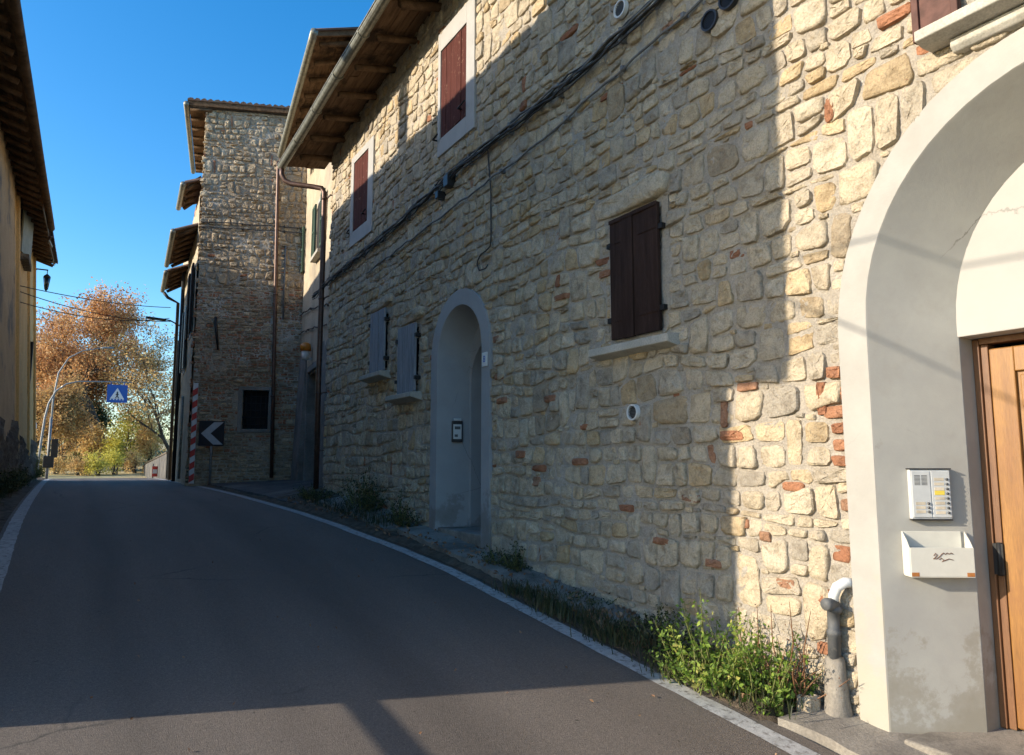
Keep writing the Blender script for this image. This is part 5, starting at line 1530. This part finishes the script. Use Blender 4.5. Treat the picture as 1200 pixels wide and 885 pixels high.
weed('weed_bush', (3.33, 3.30, .34), .30, .36, .58, 56, .040, M['leaf_green'], 61, 'bright green leafy weed bush in the sun at the foot of the stone wall', 30)
weed('weed_bush', (3.42, 2.98, .30), .26, .20, .46, 34, .038, M['leaf_green'], 62, 'smaller fresh green weed clump just right of the sunlit bush', 28, tone=(.1, .6))
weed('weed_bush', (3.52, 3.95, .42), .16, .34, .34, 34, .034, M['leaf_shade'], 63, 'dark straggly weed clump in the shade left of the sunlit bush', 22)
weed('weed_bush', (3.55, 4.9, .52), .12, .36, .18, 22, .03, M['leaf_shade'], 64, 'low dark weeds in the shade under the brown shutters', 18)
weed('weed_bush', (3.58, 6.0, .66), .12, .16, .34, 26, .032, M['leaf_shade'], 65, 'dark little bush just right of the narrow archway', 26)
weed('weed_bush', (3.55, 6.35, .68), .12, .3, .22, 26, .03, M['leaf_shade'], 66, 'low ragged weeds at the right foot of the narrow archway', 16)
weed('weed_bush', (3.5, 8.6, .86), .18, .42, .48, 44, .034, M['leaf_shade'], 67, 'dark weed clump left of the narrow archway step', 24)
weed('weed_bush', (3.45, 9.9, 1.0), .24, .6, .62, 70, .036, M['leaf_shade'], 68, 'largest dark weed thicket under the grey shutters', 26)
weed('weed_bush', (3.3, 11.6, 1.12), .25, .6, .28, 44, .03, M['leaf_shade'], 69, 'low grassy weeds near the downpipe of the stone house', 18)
weed('dry_weed', (3.55, 2.95, .34), .16, .26, .66, 26, .014, M['litter'], 70, 'dry brown seeded weed stalks against the sunlit stone wall', 26, tone=(0, .5))

def grass(name, spots, seed, label, mat):
    r = random.Random(seed); g = MB()
    for (x, y, z, n, h, sp) in spots:
        for k in range(n):
            p = Vector((x + r.gauss(0, sp * .5), y + r.gauss(0, sp), z)); a = r.uniform(0, 6.28)
            d = Vector((math.cos(a), math.sin(a), 0)); w = Vector((-d.y, d.x, 0)) * .0035
            hh = h * r.uniform(.4, 1.2)
            g.add([p - w, p + w, p + d * hh * .25 + Vector((0, 0, hh * .65)) + w * .7, p + d * hh * .25 + Vector((0, 0, hh * .65)) - w * .7, p + d * hh * .6 + Vector((0, 0, hh * .92))], [(0, 1, 2, 3), (3, 2, 4)], 0, r.random())
    return tag(g.build(name, [mat]), label, 'grass', None, 'stuff')
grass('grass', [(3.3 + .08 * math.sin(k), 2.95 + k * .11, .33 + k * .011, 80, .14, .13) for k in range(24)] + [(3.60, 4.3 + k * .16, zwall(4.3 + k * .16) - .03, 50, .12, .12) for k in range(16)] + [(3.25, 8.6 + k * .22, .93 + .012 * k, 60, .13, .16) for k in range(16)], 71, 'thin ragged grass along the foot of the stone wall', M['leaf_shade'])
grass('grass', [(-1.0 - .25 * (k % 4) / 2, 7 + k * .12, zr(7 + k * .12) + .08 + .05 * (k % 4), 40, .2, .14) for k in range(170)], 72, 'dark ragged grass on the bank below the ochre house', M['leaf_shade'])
weed('weed_bush', (-.98, 24.8, 1.3), .22, .5, .75, 60, .06, M['leaf_olive'], 73, 'dark green bush at the far foot of the ochre house', 24)
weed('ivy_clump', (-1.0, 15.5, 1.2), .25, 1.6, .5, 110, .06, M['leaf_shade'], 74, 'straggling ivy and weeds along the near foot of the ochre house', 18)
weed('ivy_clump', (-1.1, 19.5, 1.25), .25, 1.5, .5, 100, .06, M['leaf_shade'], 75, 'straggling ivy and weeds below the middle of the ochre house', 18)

r9 = random.Random(81); g = MB()
for k in range(1000):
    y = r9.choice([r9.uniform(2.85, 4.6), r9.uniform(2.85, 4.6), r9.uniform(4.6, 12)])
    a = line_r(y) + .14; x = a + abs(r9.gauss(0, .22)); x = min(x, 3.66)
    if y < 2.92 and x > 3.3: continue
    z = zr(y) + (zwall(y) - zr(y)) * (x - line_r(y)) / max(.3, 3.75 - line_r(y)) + .055
    if 4.35 < y < 11.2 and x > 3.28: z += .03
    leaf(g, (x, y, z), .042, r9, r9.random())
for k in range(60):
    y = r9.uniform(2.5, 9); leaf(g, (r9.uniform(-.3, 3.0), y, zr(y) + .012), .022, r9, r9.random())
tag(g.build('fallen_leaves', [M['litter']]), 'scattered dry brown leaves along the edge of the road', 'leaf litter', None, 'stuff')
rb = random.Random(5)
for k, (x, y, lab) in enumerate(((3.55, 2.80, 'pale chipped stone lying at the foot of the cement collar'), (3.50, 3.72, 'dark loose stone lying behind the sunlit weed bush'))):
    g = MB(); stone(g, lambda u, v, n: (x + u, y + v, .33 + .05 * k + n), [(-.07, -.05), (.06, -.06), (.07, .05), (-.05, .06)], None, rb, .06, 0, .3, 14)
    tag(g.build('loose_stone', [M['stone']]), lab, 'stone')
